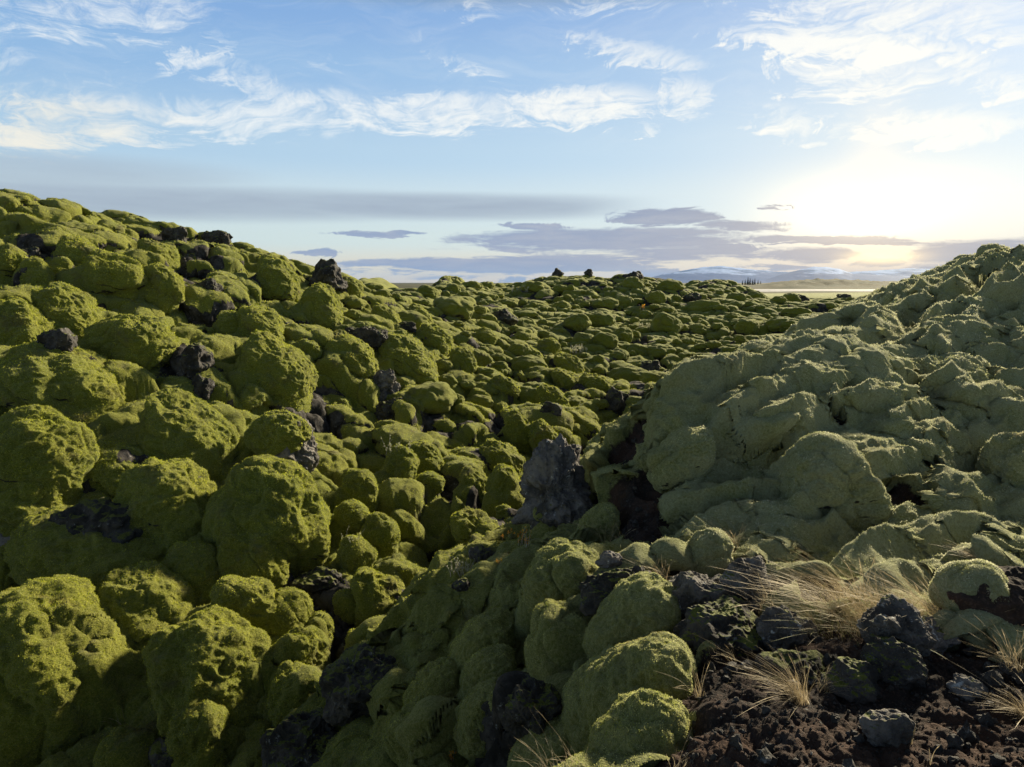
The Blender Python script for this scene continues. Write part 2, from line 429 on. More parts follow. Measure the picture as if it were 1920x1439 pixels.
# ------------------------------------------------------------------ moss boulders one can tell apart in the photograph
# (left, top, right, bottom) in photo pixels, tilt in degrees, detail 1-3, label
BOULDERS = [
    (-20, 787, 153, 1000, 8, 3, "tall moss-draped lava column at the left edge beside the black hollow"),
    (-30, 900, 118, 1010, 0, 3, "round moss boulder bulging over the dark crack at the left edge below the tall column"),
    (155, 843, 270, 912, 2, 3, "flat moss cushion with a bare rock end jutting over the big black hollow"),
    (262, 770, 443, 878, 20, 3, "broad moss boulder hanging over a dark cave above the big black hollow"),
    (243, 880, 405, 1060, -12, 3, "long moss drape running down the middle of the large left foreground mound"),
    (390, 885, 640, 1075, 28, 3, "biggest moss boulder of the left foreground, sloping down to the right"),
    (410, 990, 530, 1103, 0, 3, "round moss knob under the shoulder of the biggest left foreground boulder"),
    (40, 986, 335, 1112, -4, 3, "long loaf-shaped moss boulder low in the left foreground"),
    (308, 1035, 413, 1125, 5, 3, "small moss hump between the loaf-shaped boulder and the round knob"),
    (195, 1092, 367, 1200, 12, 3, "moss boulder with a notch in its top under the loaf-shaped boulder"),
    (395, 1100, 520, 1185, 8, 3, "blocky moss boulder straight below the round knob"),
    (508, 1118, 580, 1205, 0, 2, "square-shouldered small moss boulder left of the ravine floor"),
    (575, 1160, 622, 1214, 0, 2, "small round moss ball beside the square-shouldered boulder"),
    (-30, 1035, 34, 1110, 0, 2, "moss lump cut by the left edge beside the loaf-shaped boulder"),
    (290, 1190, 503, 1335, 6, 3, "low wide moss mound with worn dark patches in the lower left"),
    (515, 1192, 613, 1292, 14, 3, "moss boulder with a bare brown lava end beside the ravine floor"),
    (-60, 1130, 215, 1445, 10, 3, "large shaggy moss slope filling the bottom left corner"),
    (190, 1392, 285, 1445, 0, 2, "moss tuft-topped hump on the bottom edge in the lower left"),
    (325, 1335, 425, 1445, 0, 2, "moss hump with a dark hollow beside it on the bottom edge"),
    (500, 1275, 612, 1362, 8, 3, "mossy rounded rock at the lower edge with a bare slab under it"),
    (153, 482, 273, 572, 8, 2, "smooth moss boulder high on the left slope right of a dark rock"),
    (110, 457, 195, 527, 12, 2, "moss boulder leaning right, high on the left slope"),
    (267, 500, 343, 580, 0, 2, "round moss boulder overhanging a crack on the upper left slope"),
    (-20, 573, 90, 665, 5, 3, "moss boulder with a lumpy top on the left edge halfway up the slope"),
    (60, 553, 190, 628, 22, 3, "sloping moss ridge above a dark cave near the left edge"),
    (170, 600, 330, 690, -5, 3, "wide rounded moss boulder above a dark crack on the left slope"),
    (445, 578, 530, 655, 5, 3, "big ball-shaped moss boulder in the middle of the left slope"),
    (407, 586, 453, 628, 0, 2, "small moss ball touching the big ball-shaped boulder on the left slope"),
    (565, 540, 640, 617, 0, 3, "dark green ball-shaped moss boulder above the black ledge"),
    (480, 495, 567, 566, 14, 3, "rounded moss boulder below the left skyline, right of a hollow"),
    (558, 644, 602, 682, 0, 2, "small moss cushion hanging beside the crack under the dark ledge"),
    (445, 652, 602, 748, 26, 3, "wrinkled moss drape falling to the right below the ball-shaped boulder"),
    (0, 662, 238, 785, 6, 3, "broad wrinkled moss terrace on the left edge above the tall column"),
    (90, 497, 150, 532, 5, 2, "small mushroom-shaped moss cushion on the upper left slope"),
    (43, 500, 97, 550, 10, 2, "small moss boulder wedged between dark rocks on the upper left slope"),
    (-10, 470, 47, 520, 0, 2, "moss boulder on the left edge beside dark lumpy lava"),
    (263, 458, 333, 506, 8, 2, "paired moss humps just under the left skyline"),
    (613, 638, 707, 705, 10, 3, "moss boulder directly under the black ledge"),
    (708, 645, 827, 705, 14, 3, "long moss boulder right of the black ledge with a steep end"),
    (843, 658, 895, 705, 12, 2, "rounded moss cushion right of the long steep-ended boulder"),
    (778, 615, 852, 668, 18, 2, "shadowed moss boulder sloping right above the long steep-ended one"),
    (697, 582, 755, 615, 18, 2, "moss hump on the slope above and left of a black stone"),
    (760, 582, 818, 615, 15, 2, "low moss cushion beside a black stone on the upper mid slope"),
    (630, 521, 680, 560, 0, 2, "moss boulder on the skyline right of the black lava outcrop"),
    (895, 620, 932, 648, 0, 1, "small capped moss boulder with a dark foot on the mid slope"),
    (1008, 636, 1052, 672, 0, 2, "oval moss boulder resting on another in the valley centre"),
    (982, 652, 1016, 678, 0, 1, "greyish moss ball left of the oval pair in the valley"),
    (1038, 666, 1094, 702, 0, 2, "flat moss boulder near white twigs in the valley"),
    (1033, 699, 1098, 740, 0, 2, "dome of moss beside a second dome on the valley floor"),
    (1092, 704, 1148, 750, 0, 2, "pale topped moss boulder beside dark lava on the valley floor"),
    (918, 712, 978, 745, 8, 2, "smooth moss cushion low on the mid slope above the grey crag"),
    (1008, 732, 1068, 782, 5, 2, "moss boulder hanging over a black gap above the grey crag"),
    (945, 785, 1005, 840, 5, 2, "round moss boulder above and left of the grey crag"),
    (990, 798, 1045, 855, 10, 2, "moss boulder standing just behind the grey crag"),
    (763, 838, 832, 888, 0, 2, "moss-capped boulder with a shadowed hollow front at mid slope"),
    (785, 890, 832, 920, 0, 2, "small round moss cushion under the hollow fronted boulder"),
    (722, 845, 785, 922, 16, 2, "steep moss boulder right of the middle slope's smooth cushion"),
    (895, 838, 985, 885, 5, 2, "wide dark green moss boulder left of the grey crag"),
    (638, 1018, 702, 1074, 5, 2, "two-humped moss boulder under the twig shrub near the ravine"),
    (648, 892, 708, 950, 5, 2, "moss ball with a dark crack on its right, on the lower mid slope"),
    (632, 945, 688, 992, 0, 2, "moss ball left of the twin cushions on the lower mid slope"),
    (686, 975, 748, 1022, 0, 2, "low moss boulder above the ravine wall"),
    (848, 968, 932, 1026, 5, 3, "wide bright moss boulder beside the ravine floor below the grey crag"),
    (932, 957, 972, 983, 0, 2, "small moss ball just left of the foot of the grey crag"),
    (862, 890, 920, 942, 8, 2, "lumpy moss boulder left of the wide one near the grey crag"),
    (916, 878, 972, 960, 10, 2, "tall moss boulder touching the left side of the grey crag"),
    (655, 1088, 752, 1168, 18, 3, "sloping moss boulder at the left bank of the ravine floor"),
    (628, 1115, 675, 1160, 0, 2, "small moss ball at the foot of the left bank"),
    (652, 1195, 720, 1230, 0, 2, "low mossy stone with bare lava flank lying in the ravine floor"),
    (708, 1278, 762, 1350, 0, 3, "upright moss boulder right under the red leaves"),
    (995, 1033, 1128, 1195, -14, 3, "large dark moss boulder on the spur, its top touching grey stones"),
    (996, 1157, 1128, 1300, -8, 3, "smooth egg-shaped moss boulder in the centre of the spur"),
    (1108, 1090, 1265, 1262, -26, 3, "tall leaning moss boulder right of the egg-shaped one"),
    (1066, 1232, 1190, 1400, -30, 3, "moss boulder squeezed below the egg-shaped one on the spur"),
    (1100, 1200, 1290, 1400, -32, 3, "large frosted moss boulder running down from the earth bank"),
    (950, 1368, 1115, 1470, -20, 3, "frosted moss hump on the bottom edge below the spur"),
    (1105, 1310, 1300, 1480, -30, 3, "moss shoulder edging the brown earth at the bottom"),
    (848, 1290, 975, 1410, -22, 3, "rounded moss boulder at the lower left foot of the spur"),
    (850, 1232, 980, 1330, -25, 3, "moss boulder above the rounded one at the foot of the spur"),
    (768, 1245, 858, 1350, -24, 3, "smooth moss lobe right of the red leaves"),
    (842, 1165, 970, 1262, -32, 3, "long moss lobe descending the middle of the spur"),
    (738, 1350, 852, 1445, -15, 3, "moss hump by yellow leaves on the bottom edge"),
    (928, 1312, 998, 1385, -10, 2, "dark mossed lump beside crumbling lava below the spur"),
    (755, 1215, 802, 1266, -12, 2, "small moss lobe just right of the red leaved rock"),
    (993, 980, 1048, 1024, -20, 2, "small moss cushion at the foot of the grey crag"),
    (1088, 948, 1158, 1035, -20, 3, "frosted moss hump left of the earth path"),
    (1378, 648, 1460, 702, -6, 3, "rounded moss knob on the crest of the right slope"),
    (1354, 666, 1386, 698, -6, 2, "small moss ball left of the knob on the right crest"),
    (1450, 835, 1640, 1050, -8, 3, "huge frosted moss bulge at the foot of the right slope"),
    (1683, 828, 1765, 918, -5, 3, "round hooded moss knob with a dark hollow on the right slope"),
    (1668, 676, 1870, 760, -4, 3, "long pale moss hump across the upper right slope"),
    (1718, 895, 1790, 940, 0, 2, "small moss lip under the hooded knob"),
    (1860, 820, 1990, 1010, -8, 3, "frosted moss buttress cut by the right edge"),
    (1850, 478, 1905, 512, 0, 2, "moss hump crowning the crest at the right edge"),
    (1272, 1005, 1372, 1092, -22, 3, "bright moss lobe beside the path by the orange leaves"),
    (1225, 800, 1330, 925, -30, 3, "rounded frosted moss nose where the right slope meets the path"),
]


CRAG_Y = smooth_hits([(1048, 985)])[0]
CRAG = at(1048, 985, CRAG_Y)
PLACED = []
_hy = smooth_hits([((b[0] + b[2]) / 2, b[1] + .74 * (b[3] - b[1])) for b in BOULDERS])
for b, Yh in zip(BOULDERS, _hy):
    u0, v0, u1, v1, tilt, lod, lab = b
    f = Yh / ray((u0 + u1) / 2, (v0 + v1) / 2)[1] / F
    rx, rz = (u1 - u0) / 2 * f * .92, (v1 - v0) / 2 * f * .98
    if tilt <= -20:                                        # lobes of the spur run up to the right
        L_ = max(rx, rz); rx, rz, tilt = L_ * 1.12, min(rx, rz) * .80, -46
    ry = min(max(rx, rz) * .85, 1.1 * min(rx, rz) + .25)
    c = at((u0 + u1) / 2, (v0 + v1) / 2 if tilt == -46 else v0 + rz / f, Yh + ry * (1.2 if u0 > 1205 and tilt > -30 and v0 < 1000 else (.42 if tilt == -46 else .22)))
    PLACED.append((c, rx, ry, rz, tilt, lod, lab, u0))

# ------------------------------------------------------------------ the ground as one polar sheet out to the horizon
QUICK = False
na = 1480; nr = 1620
th = np.concatenate([np.linspace(-180, -60, 60, endpoint=False), np.linspace(-60, -40, 60, endpoint=False), np.linspace(-40, 40, na, endpoint=False),
                     np.linspace(40, 60, 60, endpoint=False), np.linspace(60, 180, 60, endpoint=False)])
th = np.radians(th)
rr = np.concatenate([np.geomspace(.02, 1.3, 30, endpoint=False), np.geomspace(1.3, 92, nr, endpoint=False), np.geomspace(92, 600, 160, endpoint=False), np.geomspace(600, 14000, 60)])
NA, NR = len(th), len(rr)
RR, TH = np.meshgrid(rr, th, indexing='ij')
X = (RR * np.sin(TH)).ravel(); Y = (RR * np.cos(TH)).ravel(); R = RR.ravel()
sd = side_of_ravine(X, Y)
near_land = sstep(sd, -.35, .35) * (1 - sstep(R, 26, 34))
Z = base_z(X, Y)
em = earth_mask(X, Y) - .04 + .34 * perlin(np.c_[X, Y, 0 * X], .35, 5) + .34 * perlin(np.c_[X, Y, 0 * X], .11, 6) * (R < 12)
earth = sstep(em, -.05, .22) * (R < 12)
right_hill = near_land * sstep(Y - (1.0 * X) * 0 - 4.2 + .25 * X, 0, .8)
spur = near_land * (1 - right_hill)
left = 1 - near_land
far = sstep(R, 20, 30)
plain = sstep(R, 70, 92)
jit = np.c_[X, Y, 0 * X]
h0, s0, ox0, oy0 = domes(X, Y, 2.9, 7, .35, .62, 1.6, .5)
h1, s1, ox1, oy1 = domes(X, Y, 1.35, 11, .36, .74, 1.9, .55)
h2, s2, ox2, oy2 = domes(X, Y, .62, 23, .34, .74, 1.7, .24)
h3, s3, ox3, oy3 = domes(X, Y, 1.15, 31, .42, .80, 2.0, .45)
h4, s4, ox4, oy4 = domes(X, Y, .46, 37, .40, .78, 1.9, .16)
own = np.zeros(len(X))                     # ground taken up by a boulder of its own
for c_, rx_, ry_, rz_, *_r in PLACED:
    m_ = (np.abs(X - c_[0]) < 2 * rx_) & (np.abs(Y - c_[1]) < 2 * ry_)
    q_ = ((X[m_] - c_[0]) / rx_) ** 2 + ((Y[m_] - c_[1]) / ry_) ** 2
    own[m_] = np.maximum(own[m_], sstep(q_, 1.9, .9))
free = 1 - .85 * own
A0 = left * .50 * (1 - .55 * far) * (1 - plain) * free
A1 = left * (.60 * (1 - far) + .44 * far) * (1 - plain) * (1 - .55 * sstep(-sd, 1.2, .1) * (1 - far)) * free
A2 = (left * (.31 - .06 * far) * (1 - plain) + spur * .20 * (1 - earth)) * (.3 + .7 * free)
vary = np.clip(.78 + 1.1 * perlin(jit, 2.3, 19), .10, 1.55)
A1 = A1 * vary; A2 = A2 * np.clip(1.3 - .5 * vary, .3, 1.2)
ck_ = np.exp(-(((X - CRAG[0]) / .55) ** 2 + ((Y - CRAG[1]) / .9) ** 2) ** 1.5)          # bare footing round the crag
A1 *= 1 - ck_; A2 *= 1 - ck_
Z -= .25 * ck_
A3 = right_hill * .15 * (1 - ck_) * (1 - earth) * free
A4 = (right_hill * .05 + spur * .10 + left * .07 * (1 - far)) * (1 - earth) * (1 - plain)
smooth_gap = lambda h, s: h - .12 * np.exp(-(h - s) * 9) * (h > .02)
Z = Z + A0 * (h0 - .5) + A1 * (smooth_gap(h1, s1) - .72) + A2 * (smooth_gap(h2, s2) - .6) + A3 * (h3 - .85) + A4 * (h4 - .6) - .16 * own
for c_, rx_, ry_, rz_, *_r in PLACED:      # the blanket of moss runs up over the back and shoulders of each boulder
    if _r[-1] > 960: continue
    e_ = .3; gx_ = base_z(np.array([c_[0] + e_, c_[0] - e_, c_[0], c_[0]]), np.array([c_[1], c_[1], c_[1] + e_, c_[1] - e_]))
    g_ = np.array([gx_[0] - gx_[1], gx_[2] - gx_[3]]); g_ /= np.linalg.norm(g_) + 1e-6
    ax_, ay_ = (rx_ * .72, max(ry_, rx_ * .5)) if _r[0] == -46 else (rx_, ry_)
    sh_ = .30 if _r[-1] < 960 else .22
    px_, py_ = c_[0] + g_[0] * ax_ * sh_, c_[1] + g_[1] * ay_ * sh_
    m_ = (np.abs(X - px_) < 2.4 * ax_) & (np.abs(Y - py_) < 2.4 * ay_)
    q_ = ((X[m_] - px_) / ax_) ** 2 + ((Y[m_] - py_) / ay_) ** 2
    dn_ = -((X[m_] - c_[0]) * g_[0] + (Y[m_] - c_[1]) * g_[1]) / max(ax_, ay_)
    q_ = q_ * (1 + 2.2 * sstep(dn_, -.25, .55))
    zt_ = c_[2] - .12 * rz_ + rz_ * (1.32 * np.exp(-.80 * q_) - .34) + .10 * (h4[m_] - .5) + .12 * rz_ * perlin(jit[m_], .45, 91) - 1.6 * rz_ * np.clip(q_ - 1.7, 0, 9) - .6 * earth[m_]
    k_ = .14; w_ = np.clip(.5 + .5 * (zt_ - Z[m_]) / k_, 0, 1)
    Z[m_] = Z[m_] * (1 - w_) + zt_ * w_ + k_ * w_ * (1 - w_)
swell = perlin(jit, 3.4, 2) * .22 * left * (1 - plain) + perlin(jit, 1.7, 3) * .10 * (left + right_hill) * (1 - plain) * (1 - earth)
Z += swell + plain * (perlin(jit, 60, 8) * .35 + perlin(jit, 9, 9) * .12) * (1 - sstep(R, 300, 900))
Z += plain * sstep(R, 100, 150) * (1 - sstep(R, 300, 420)) * np.maximum(0, perlin(jit, 25, 12)) * .5
for (u_, Y_, top_, wu_, dY_) in ((1232, 118, 522, 42, 10), (1545, 215, 525, 150, 30), (1650, 230, 530, 70, 25), (845, 78, 517, 60, 9), (1340, 68, 529, 110, 8), (1470, 170, 535, 90, 14), (700, 90, 522, 60, 10)):
    pc = at(u_, top_, Y_); sx = wu_ / F * Y_ * .5
    q_ = ((X - pc[0]) / sx) ** 2 * .5 + ((Y - pc[1]) / dY_) ** 2
    m_ = q_ < 6
    Z[m_] += (pc[2] - PLAIN_Z) * np.exp(-q_[m_] ** 1.3) * (1 + .25 * perlin(jit[m_], 3.5, 51) + .12 * perlin(jit[m_], 1.4, 52))
# overhang: the cushions bulge out past their own feet
k1 = .34 * A1 / .62 * sstep(h1, .25, .8); k2 = .30 * (A2 / .25) * sstep(h2, .25, .8); k3 = .14 * (A3 / .15) * sstep(h3, .3, .85); k0 = .25 * (A0 / .5) * sstep(h0, .25, .8)
Xd = X + k1 * ox1 + k2 * ox2 + k3 * ox3 + k0 * ox0; Yd = Y + k1 * oy1 + k2 * oy2 + k3 * oy3 + k0 * oy0
P = np.stack([Xd, Yd, Z], 1).reshape(NR, NA, 3)


def grid_normals(P):
    dr = np.gradient(P, axis=0); dt = np.roll(P, -1, axis=1) - np.roll(P, 1, axis=1)
    n = np.cross(dt, dr); n /= np.linalg.norm(n, axis=2)[..., None] + 1e-12
    return n


N = grid_normals(P)
N[N[..., 2] < 0] *= -1 if N[..., 2].mean() < 0 else 1
Pf = P.reshape(-1, 3); Nf = N.reshape(-1, 3)
spacing = np.maximum(R * .0028, .0025)
fadef = lambda lam: np.clip((lam / spacing - 2.0) / 2.5, 0, 1).astype(np.float32) * (R < 95)
wr = (.85 * left + .85 * right_hill + .55 * spur) * (1 - earth)
# long draped folds over the right slope and the spur
qa = np.stack([(Pf[:, 0] * .80 + Pf[:, 1] * .60) / 3.8, (-Pf[:, 0] * .60 + Pf[:, 1] * .80), Pf[:, 2]], 1)
qa[:, 1] += .16 * perlin(jit, .8, 61); fm = (right_hill + spur * .55) * (1 - earth) * (R < 30)
fold = (1 - 2.4 * np.abs(perlin(qa, .62, 62))) * .20 + (1 - 2.4 * np.abs(perlin(qa, .27, 63))) * .085 + (1 - 2.4 * np.abs(perlin(qa, .125, 64))) * .020 * (R < 14)
D = fold * fm + moss_relief(Pf, fadef, wr, 1 - earth * .4) + earth * earth_relief(Pf, fadef)
Pf = Pf + Nf * D[:, None]
# where lava shows: torn cracks between the cushions, in patches
tear = perlin(jit, 1.3, 14) + .5 * perlin(jit, .4, 15)
crack = (1 - np.maximum(h1, .0)) * left
lava = sstep(tear + crack * .9 + sstep(-Nf[:, 2], -.35, .1) * .7, .84, 1.02) * left * (1 - plain)
lava = np.maximum(lava, spur * sstep(perlin(jit, .6, 16) + (1 - h2) * .5 - Nf[:, 2] * .2, .65, .8) * (1 - earth))
print('terrain verts', len(Pf))

# what the camera sees of the bare ground, for setting things down on it
ZB = np.full((720, 960), 1e9)
_d = Pf.copy(); cp, sp_ = math.cos(PITCH), math.sin(PITCH)
fw = _d[:, 1] * cp - _d[:, 2] * sp_; up = _d[:, 1] * sp_ + _d[:, 2] * cp
ok = fw > .3
uu = ((_d[ok, 0] / fw[ok]) * F + 960) / 2; vv = (719.5 - (up[ok] / fw[ok]) * F) / 2
yy = _d[ok, 1]
k = (uu >= 0) & (uu < 960) & (vv >= 0) & (vv < 720)
np.minimum.at(ZB, (vv[k].astype(int), uu[k].astype(int)), yy[k])


def ground_at(u, v):
    """the nearest ground point seen at photo pixel (u, v)"""
    i, j = min(719, max(0, int(v / 2))), min(959, max(0, int(u / 2)))
    w = ZB[max(0, i - 1):i + 2, max(0, j - 1):j + 2]; w = w[w < 1e8]
    if len(w) == 0: return None
    return at(u, v, float(np.median(w)))


def link(name, me, mat=None, parent=None):
    o = bpy.data.objects.new(name, me); C.objects.link(o)
    if mat: me.materials.append(mat)
    if parent: o.parent = parent
    return o


def tips(P, n, dist, seed):
    """short upright moss shoots standing on points P with normals n: four corners each"""
    r_ = np.random.RandomState(seed); m = len(P)
    d = n + r_.normal(size=(m, 3)) * .55 + np.array([0, 0, .25]); d /= np.linalg.norm(d, axis=1)[:, None]
    s = np.cross(d, r_.normal(size=(m, 3))); s /= np.linalg.norm(s, axis=1)[:, None] + 1e-9
    L = np.clip(dist * .0020, .007, .036) * r_.uniform(.5, 1.25, m); w = L * .20
    p = P - n * (L * .15)[:, None]
    return np.stack([p, p + d * (L * .55)[:, None] - s * w[:, None], p + d * L[:, None], p + d * (L * .55)[:, None] + s * w[:, None]], 1).reshape(-1, 3)


def quads_mesh(name, co, faces, attrs=None, smooth=True):
    me = bpy.data.meshes.new(name)
    nf = len(faces); m = faces.shape[1]
    me.vertices.add(len(co)); me.vertices.foreach_set('co', np.ascontiguousarray(co, np.float32).ravel())
    me.loops.add(nf * m); me.loops.foreach_set('vertex_index', faces.ravel().astype(np.int32))
    me.polygons.add(nf); me.polygons.foreach_set('loop_start', np.arange(0, nf * m, m, dtype=np.int32))
    try: me.polygons.foreach_set('loop_total', np.full(nf, m, np.int32))
    except Exception: pass
    me.polygons.foreach_set('use_smooth', np.full(nf, smooth))
    for k_, v_ in (attrs or {}).items():
        a = me.attributes.new(k_, 'FLOAT', 'POINT'); a.data.foreach_set('value', v_.astype(np.float32))
    me.update(); return me


def frost_of(x, y): return (.62 * sstep(x - np.maximum(.3 * y - .5, .8), -.5, .7) + .38 * sstep(x - (.28 * y - 2.0), -.9, 1.4)) * (1 - sstep(y, 14, 22))

# ------------------------------------------------------------------ materials
def new_mat(name, rough=.9, spec=.25):
    m = bpy.data.materials.new(name); m.use_nodes = True
    nt = m.node_tree; b = nt.nodes['Principled BSDF']
    b.inputs['Roughness'].default_value = rough
    b.inputs['Specular IOR Level'].default_value = spec
    return m, nt, b


def position(nt):
    g = nt.nodes.new('ShaderNodeNewGeometry'); return S(nt, g.outputs['Position']), g


def attr(nt, name):
    a = nt.nodes.new('ShaderNodeAttribute'); a.attribute_name = name; return S(nt, a.outputs['Fac'])


def bump(nt, b, height, strength, dist):
    n = nt.nodes.new('ShaderNodeBump'); n.inputs['Strength'].default_value = strength; n.inputs['Distance'].default_value = dist
    nt.links.new(height.s, n.inputs['Height']); nt.links.new(n.outputs[0], b.inputs['Normal'])


def moss_colour(nt, pos, frost, far_y):
    big = noise(nt, pos, .55, 3); mid = noise(nt, pos, 3.2, 4, .6); fine = noise(nt, pos, 55, 4, .75); vf = noise(nt, pos, 150, 2, .7)
    warm = mix(nt, big.step(.38, .62), (.100, .128, .006), (.150, .165, .008))  # warm base darkened to imitate the shade between the shoots
    warm = mix(nt, mid.step(.42, .66) * .6, warm, (.105, .108, .009))
    warm = mix(nt, fine.step(.42, .62) * .55, warm, (.290, .280, .055))
    warm = mix(nt, fine.step(.47, .30) * .50, warm, (.060, .062, .007))
    cold = mix(nt, mid.step(.40, .64), (.270, .268, .130), (.205, .212, .060))
    cold = mix(nt, fine.step(.42, .62) * .60, cold, (.42, .43, .26))
    cold = mix(nt, fine.step(.46, .30) * .55, cold, (.075, .080, .022))
    col = mix(nt, frost, warm, cold)
    col = mix(nt, vf.step(.52, .66) * .40, col, (.30, .30, .12))
    col = mix(nt, noise(nt, pos, 1.9, 6, .72).step(.56, .70) * .60, col, (.105, .090, .055))
    h = fine * .8 + vf * .35 + noise(nt, pos, 19, 3, .6) * .9
    return col, h


def rock_colour(nt, pos):
    n1 = noise(nt, pos, 4.5, 6, .65); n2 = noise(nt, pos, 38, 4, .7); n3 = noise(nt, pos, 14, 5, .7)
    c = mix(nt, n1.step(.38, .64), (.022, .020, .018), (.080, .073, .068))
    c = mix(nt, n3.step(.60, .70) * .75, c, (.26, .27, .27))      # pale lichen
    c = mix(nt, n2.step(.46, .34) * .6, c, (.012, .011, .012))
    return c, n1 * .5 + n3 * .3 + n2 * .25


def earth_colour(nt, pos):
    n1 = noise(nt, pos, 2.4, 5, .6); n2 = noise(nt, pos, 60, 4, .75); n3 = noise(nt, pos, 9, 5, .65)
    c = mix(nt, n1.step(.40, .62), (.026, .021, .019), (.062, .037, .027))
    c = mix(nt, n3.step(.55, .68) * .6, c, (.055, .052, .052))
    c = mix(nt, n2.step(.50, .64) * .5, c, (.13, .085, .065))
    return c, n3 * .4 + n2 * .5 + noise(nt, pos, 180, 2) * .25


def sheen(b, w, rough, tint):
    b.inputs['Sheen Weight'].default_value = w; b.inputs['Sheen Roughness'].default_value = rough
    b.inputs['Sheen Tint'].default_value = (*tint, 1)


def build_ground_material():
    m, nt, b = new_mat("moss_lava_earth", .95, .15)
    pos, g = position(nt)
    frost, er, lv = attr(nt, 'frost'), attr(nt, 'earth'), attr(nt, 'lava')
    mc, mh = moss_colour(nt, pos, frost, None); rc, rh = rock_colour(nt, pos); ec, eh = earth_colour(nt, pos)
    brk = noise(nt, pos, 17, 5, .7) - .5
    fe = (er + brk * .9).step(.35, .60); fl = (lv + brk * 1.0).step(.35, .60)
    col = mix(nt, fl, mc, rc); col = mix(nt, fe, col, ec)
    # beyond the lava the plain is dull yellow grass
    sp = nt.nodes.new('ShaderNodeSeparateXYZ'); nt.links.new(pos.s, sp.inputs[0]); yv = S(nt, sp.outputs[1])
    pl = yv.step(95, 104)
    col = mix(nt, pl, col, mix(nt, noise(nt, pos, .05, 4).step(.4, .6), (.060, .056, .020), (.028, .036, .012)))
    nt.links.new(col.s, b.inputs['Base Color'])
    sheen(b, .30, .45, (.90, .95, .62))
    nt.links.new(((1.0 - fe) * (1.0 - fl) * (1.0 - pl) * (frost * .30 + .22)).s, b.inputs['Sheen Weight'])
    bump(nt, b, mh * (1.0 - fe) * (1.0 - fl) + eh * fe * .8 + rh * fl,  1.0, .03)
    return m


def build_boulder_material():
    """moss cushion; the torn, downward faces are bare lava"""
    m, nt, b = new_mat("boulder_moss", .95, .15)
    pos, g = position(nt)
    sp = nt.nodes.new('ShaderNodeSeparateXYZ'); nt.links.new(pos.s, sp.inputs[0]); x, y = S(nt, sp.outputs[0]), S(nt, sp.outputs[1])
    frost = ((x - (y * .3 - .5).max(.8)).step(-.5, .7) * .62 + (x - (y * .28 - 2.0)).step(-.9, 1.4) * .38) * y.step(22, 14)
    mc, mh = moss_colour(nt, pos, frost, None); rc, rh = rock_colour(nt, pos)
    sn = nt.nodes.new('ShaderNodeSeparateXYZ'); nt.links.new(g.outputs['Normal'], sn.inputs[0]); nz = S(nt, sn.outputs[2])
    fl = (nz * -1.0 + (noise(nt, pos, 1.7, 3, .5) - .5) * 2.6 + (noise(nt, pos, 17, 4, .7) - .5) * .5).step(.84, 1.0)
    col = mix(nt, fl, mc, rc)
    nt.links.new(col.s, b.inputs['Base Color'])
    sheen(b, .3, .45, (.90, .95, .62))
    nt.links.new(((1.0 - fl) * (frost * .30 + .22)).s, b.inputs['Sheen Weight'])
    bump(nt, b, mh * (1.0 - fl) + rh * fl, 1.0, .03)
    return m


def build_rock_material(name='lava_rock', bright=1.0, moss=.42):
    m, nt, b = new_mat(name, .85, .3)
    pos, g = position(nt)
    rc, rh = rock_colour(nt, pos)
    rc = mix(nt, 1.0, rc, (bright,) * 3, 'MULTIPLY')
    mc, mh = moss_colour(nt, pos, pos._m('MULTIPLY', 0.0), None)
    sn = nt.nodes.new('ShaderNodeSeparateXYZ'); nt.links.new(g.outputs['Normal'], sn.inputs[0]); nz = S(nt, sn.outputs[2])
    f = (nz * .45 + noise(nt, pos, 9, 5, .7) * 1.0).step(moss + .42, moss + .52)
    mc = mix(nt, .55, mc, (.07, .085, .02))
    nt.links.new(mix(nt, f, rc, mc).s, b.inputs['Base Color'])
    bump(nt, b, rh, 1.0, .06)
    return m


def build_tip_material():
    m, nt, b = new_mat('moss_shoots', .8, .2)
    pos, g = position(nt)
    sp = nt.nodes.new('ShaderNodeSeparateXYZ'); nt.links.new(pos.s, sp.inputs[0]); x, y = S(nt, sp.outputs[0]), S(nt, sp.outputs[1])
    frost = ((x - (y * .3 - .5).max(.8)).step(-.5, .7) * .62 + (x - (y * .28 - 2.0)).step(-.9, 1.4) * .38) * y.step(22, 14)
    v = noise(nt, pos, 30, 2, .6)
    c = mix(nt, frost, mix(nt, v.step(.4, .6), (.29, .335, .018), (.58, .58, .10)), mix(nt, v.step(.4, .6), (.42, .43, .20), (.72, .71, .52)))
    c = mix(nt, noise(nt, pos, 3.0, 3, .6).step(.46, .66) * .65, c, (.12, .15, .012))
    c = mix(nt, noise(nt, pos, 1.9, 6, .72).step(.51, .66) * .70, c, (.21, .155, .07))
    nt.links.new(c.s, b.inputs['Base Color'])
    t = nt.nodes.new('ShaderNodeBsdfTranslucent'); nt.links.new(c.s, t.inputs[0])
    mx = nt.nodes.new('ShaderNodeMixShader'); mx.inputs[0].default_value = .45
    nt.links.new(b.outputs[0], mx.inputs[1]); nt.links.new(t.outputs[0], mx.inputs[2])
    nt.links.new(mx.outputs[0], nt.nodes['Material Output'].inputs[0])
    return m


M_TIP = build_tip_material()
M_GROUND = build_ground_material(); M_MOSS = build_boulder_material(); M_ROCK = build_rock_material()
M_ROCK_PALE = build_rock_material('grey_lava', 2.7, .52)

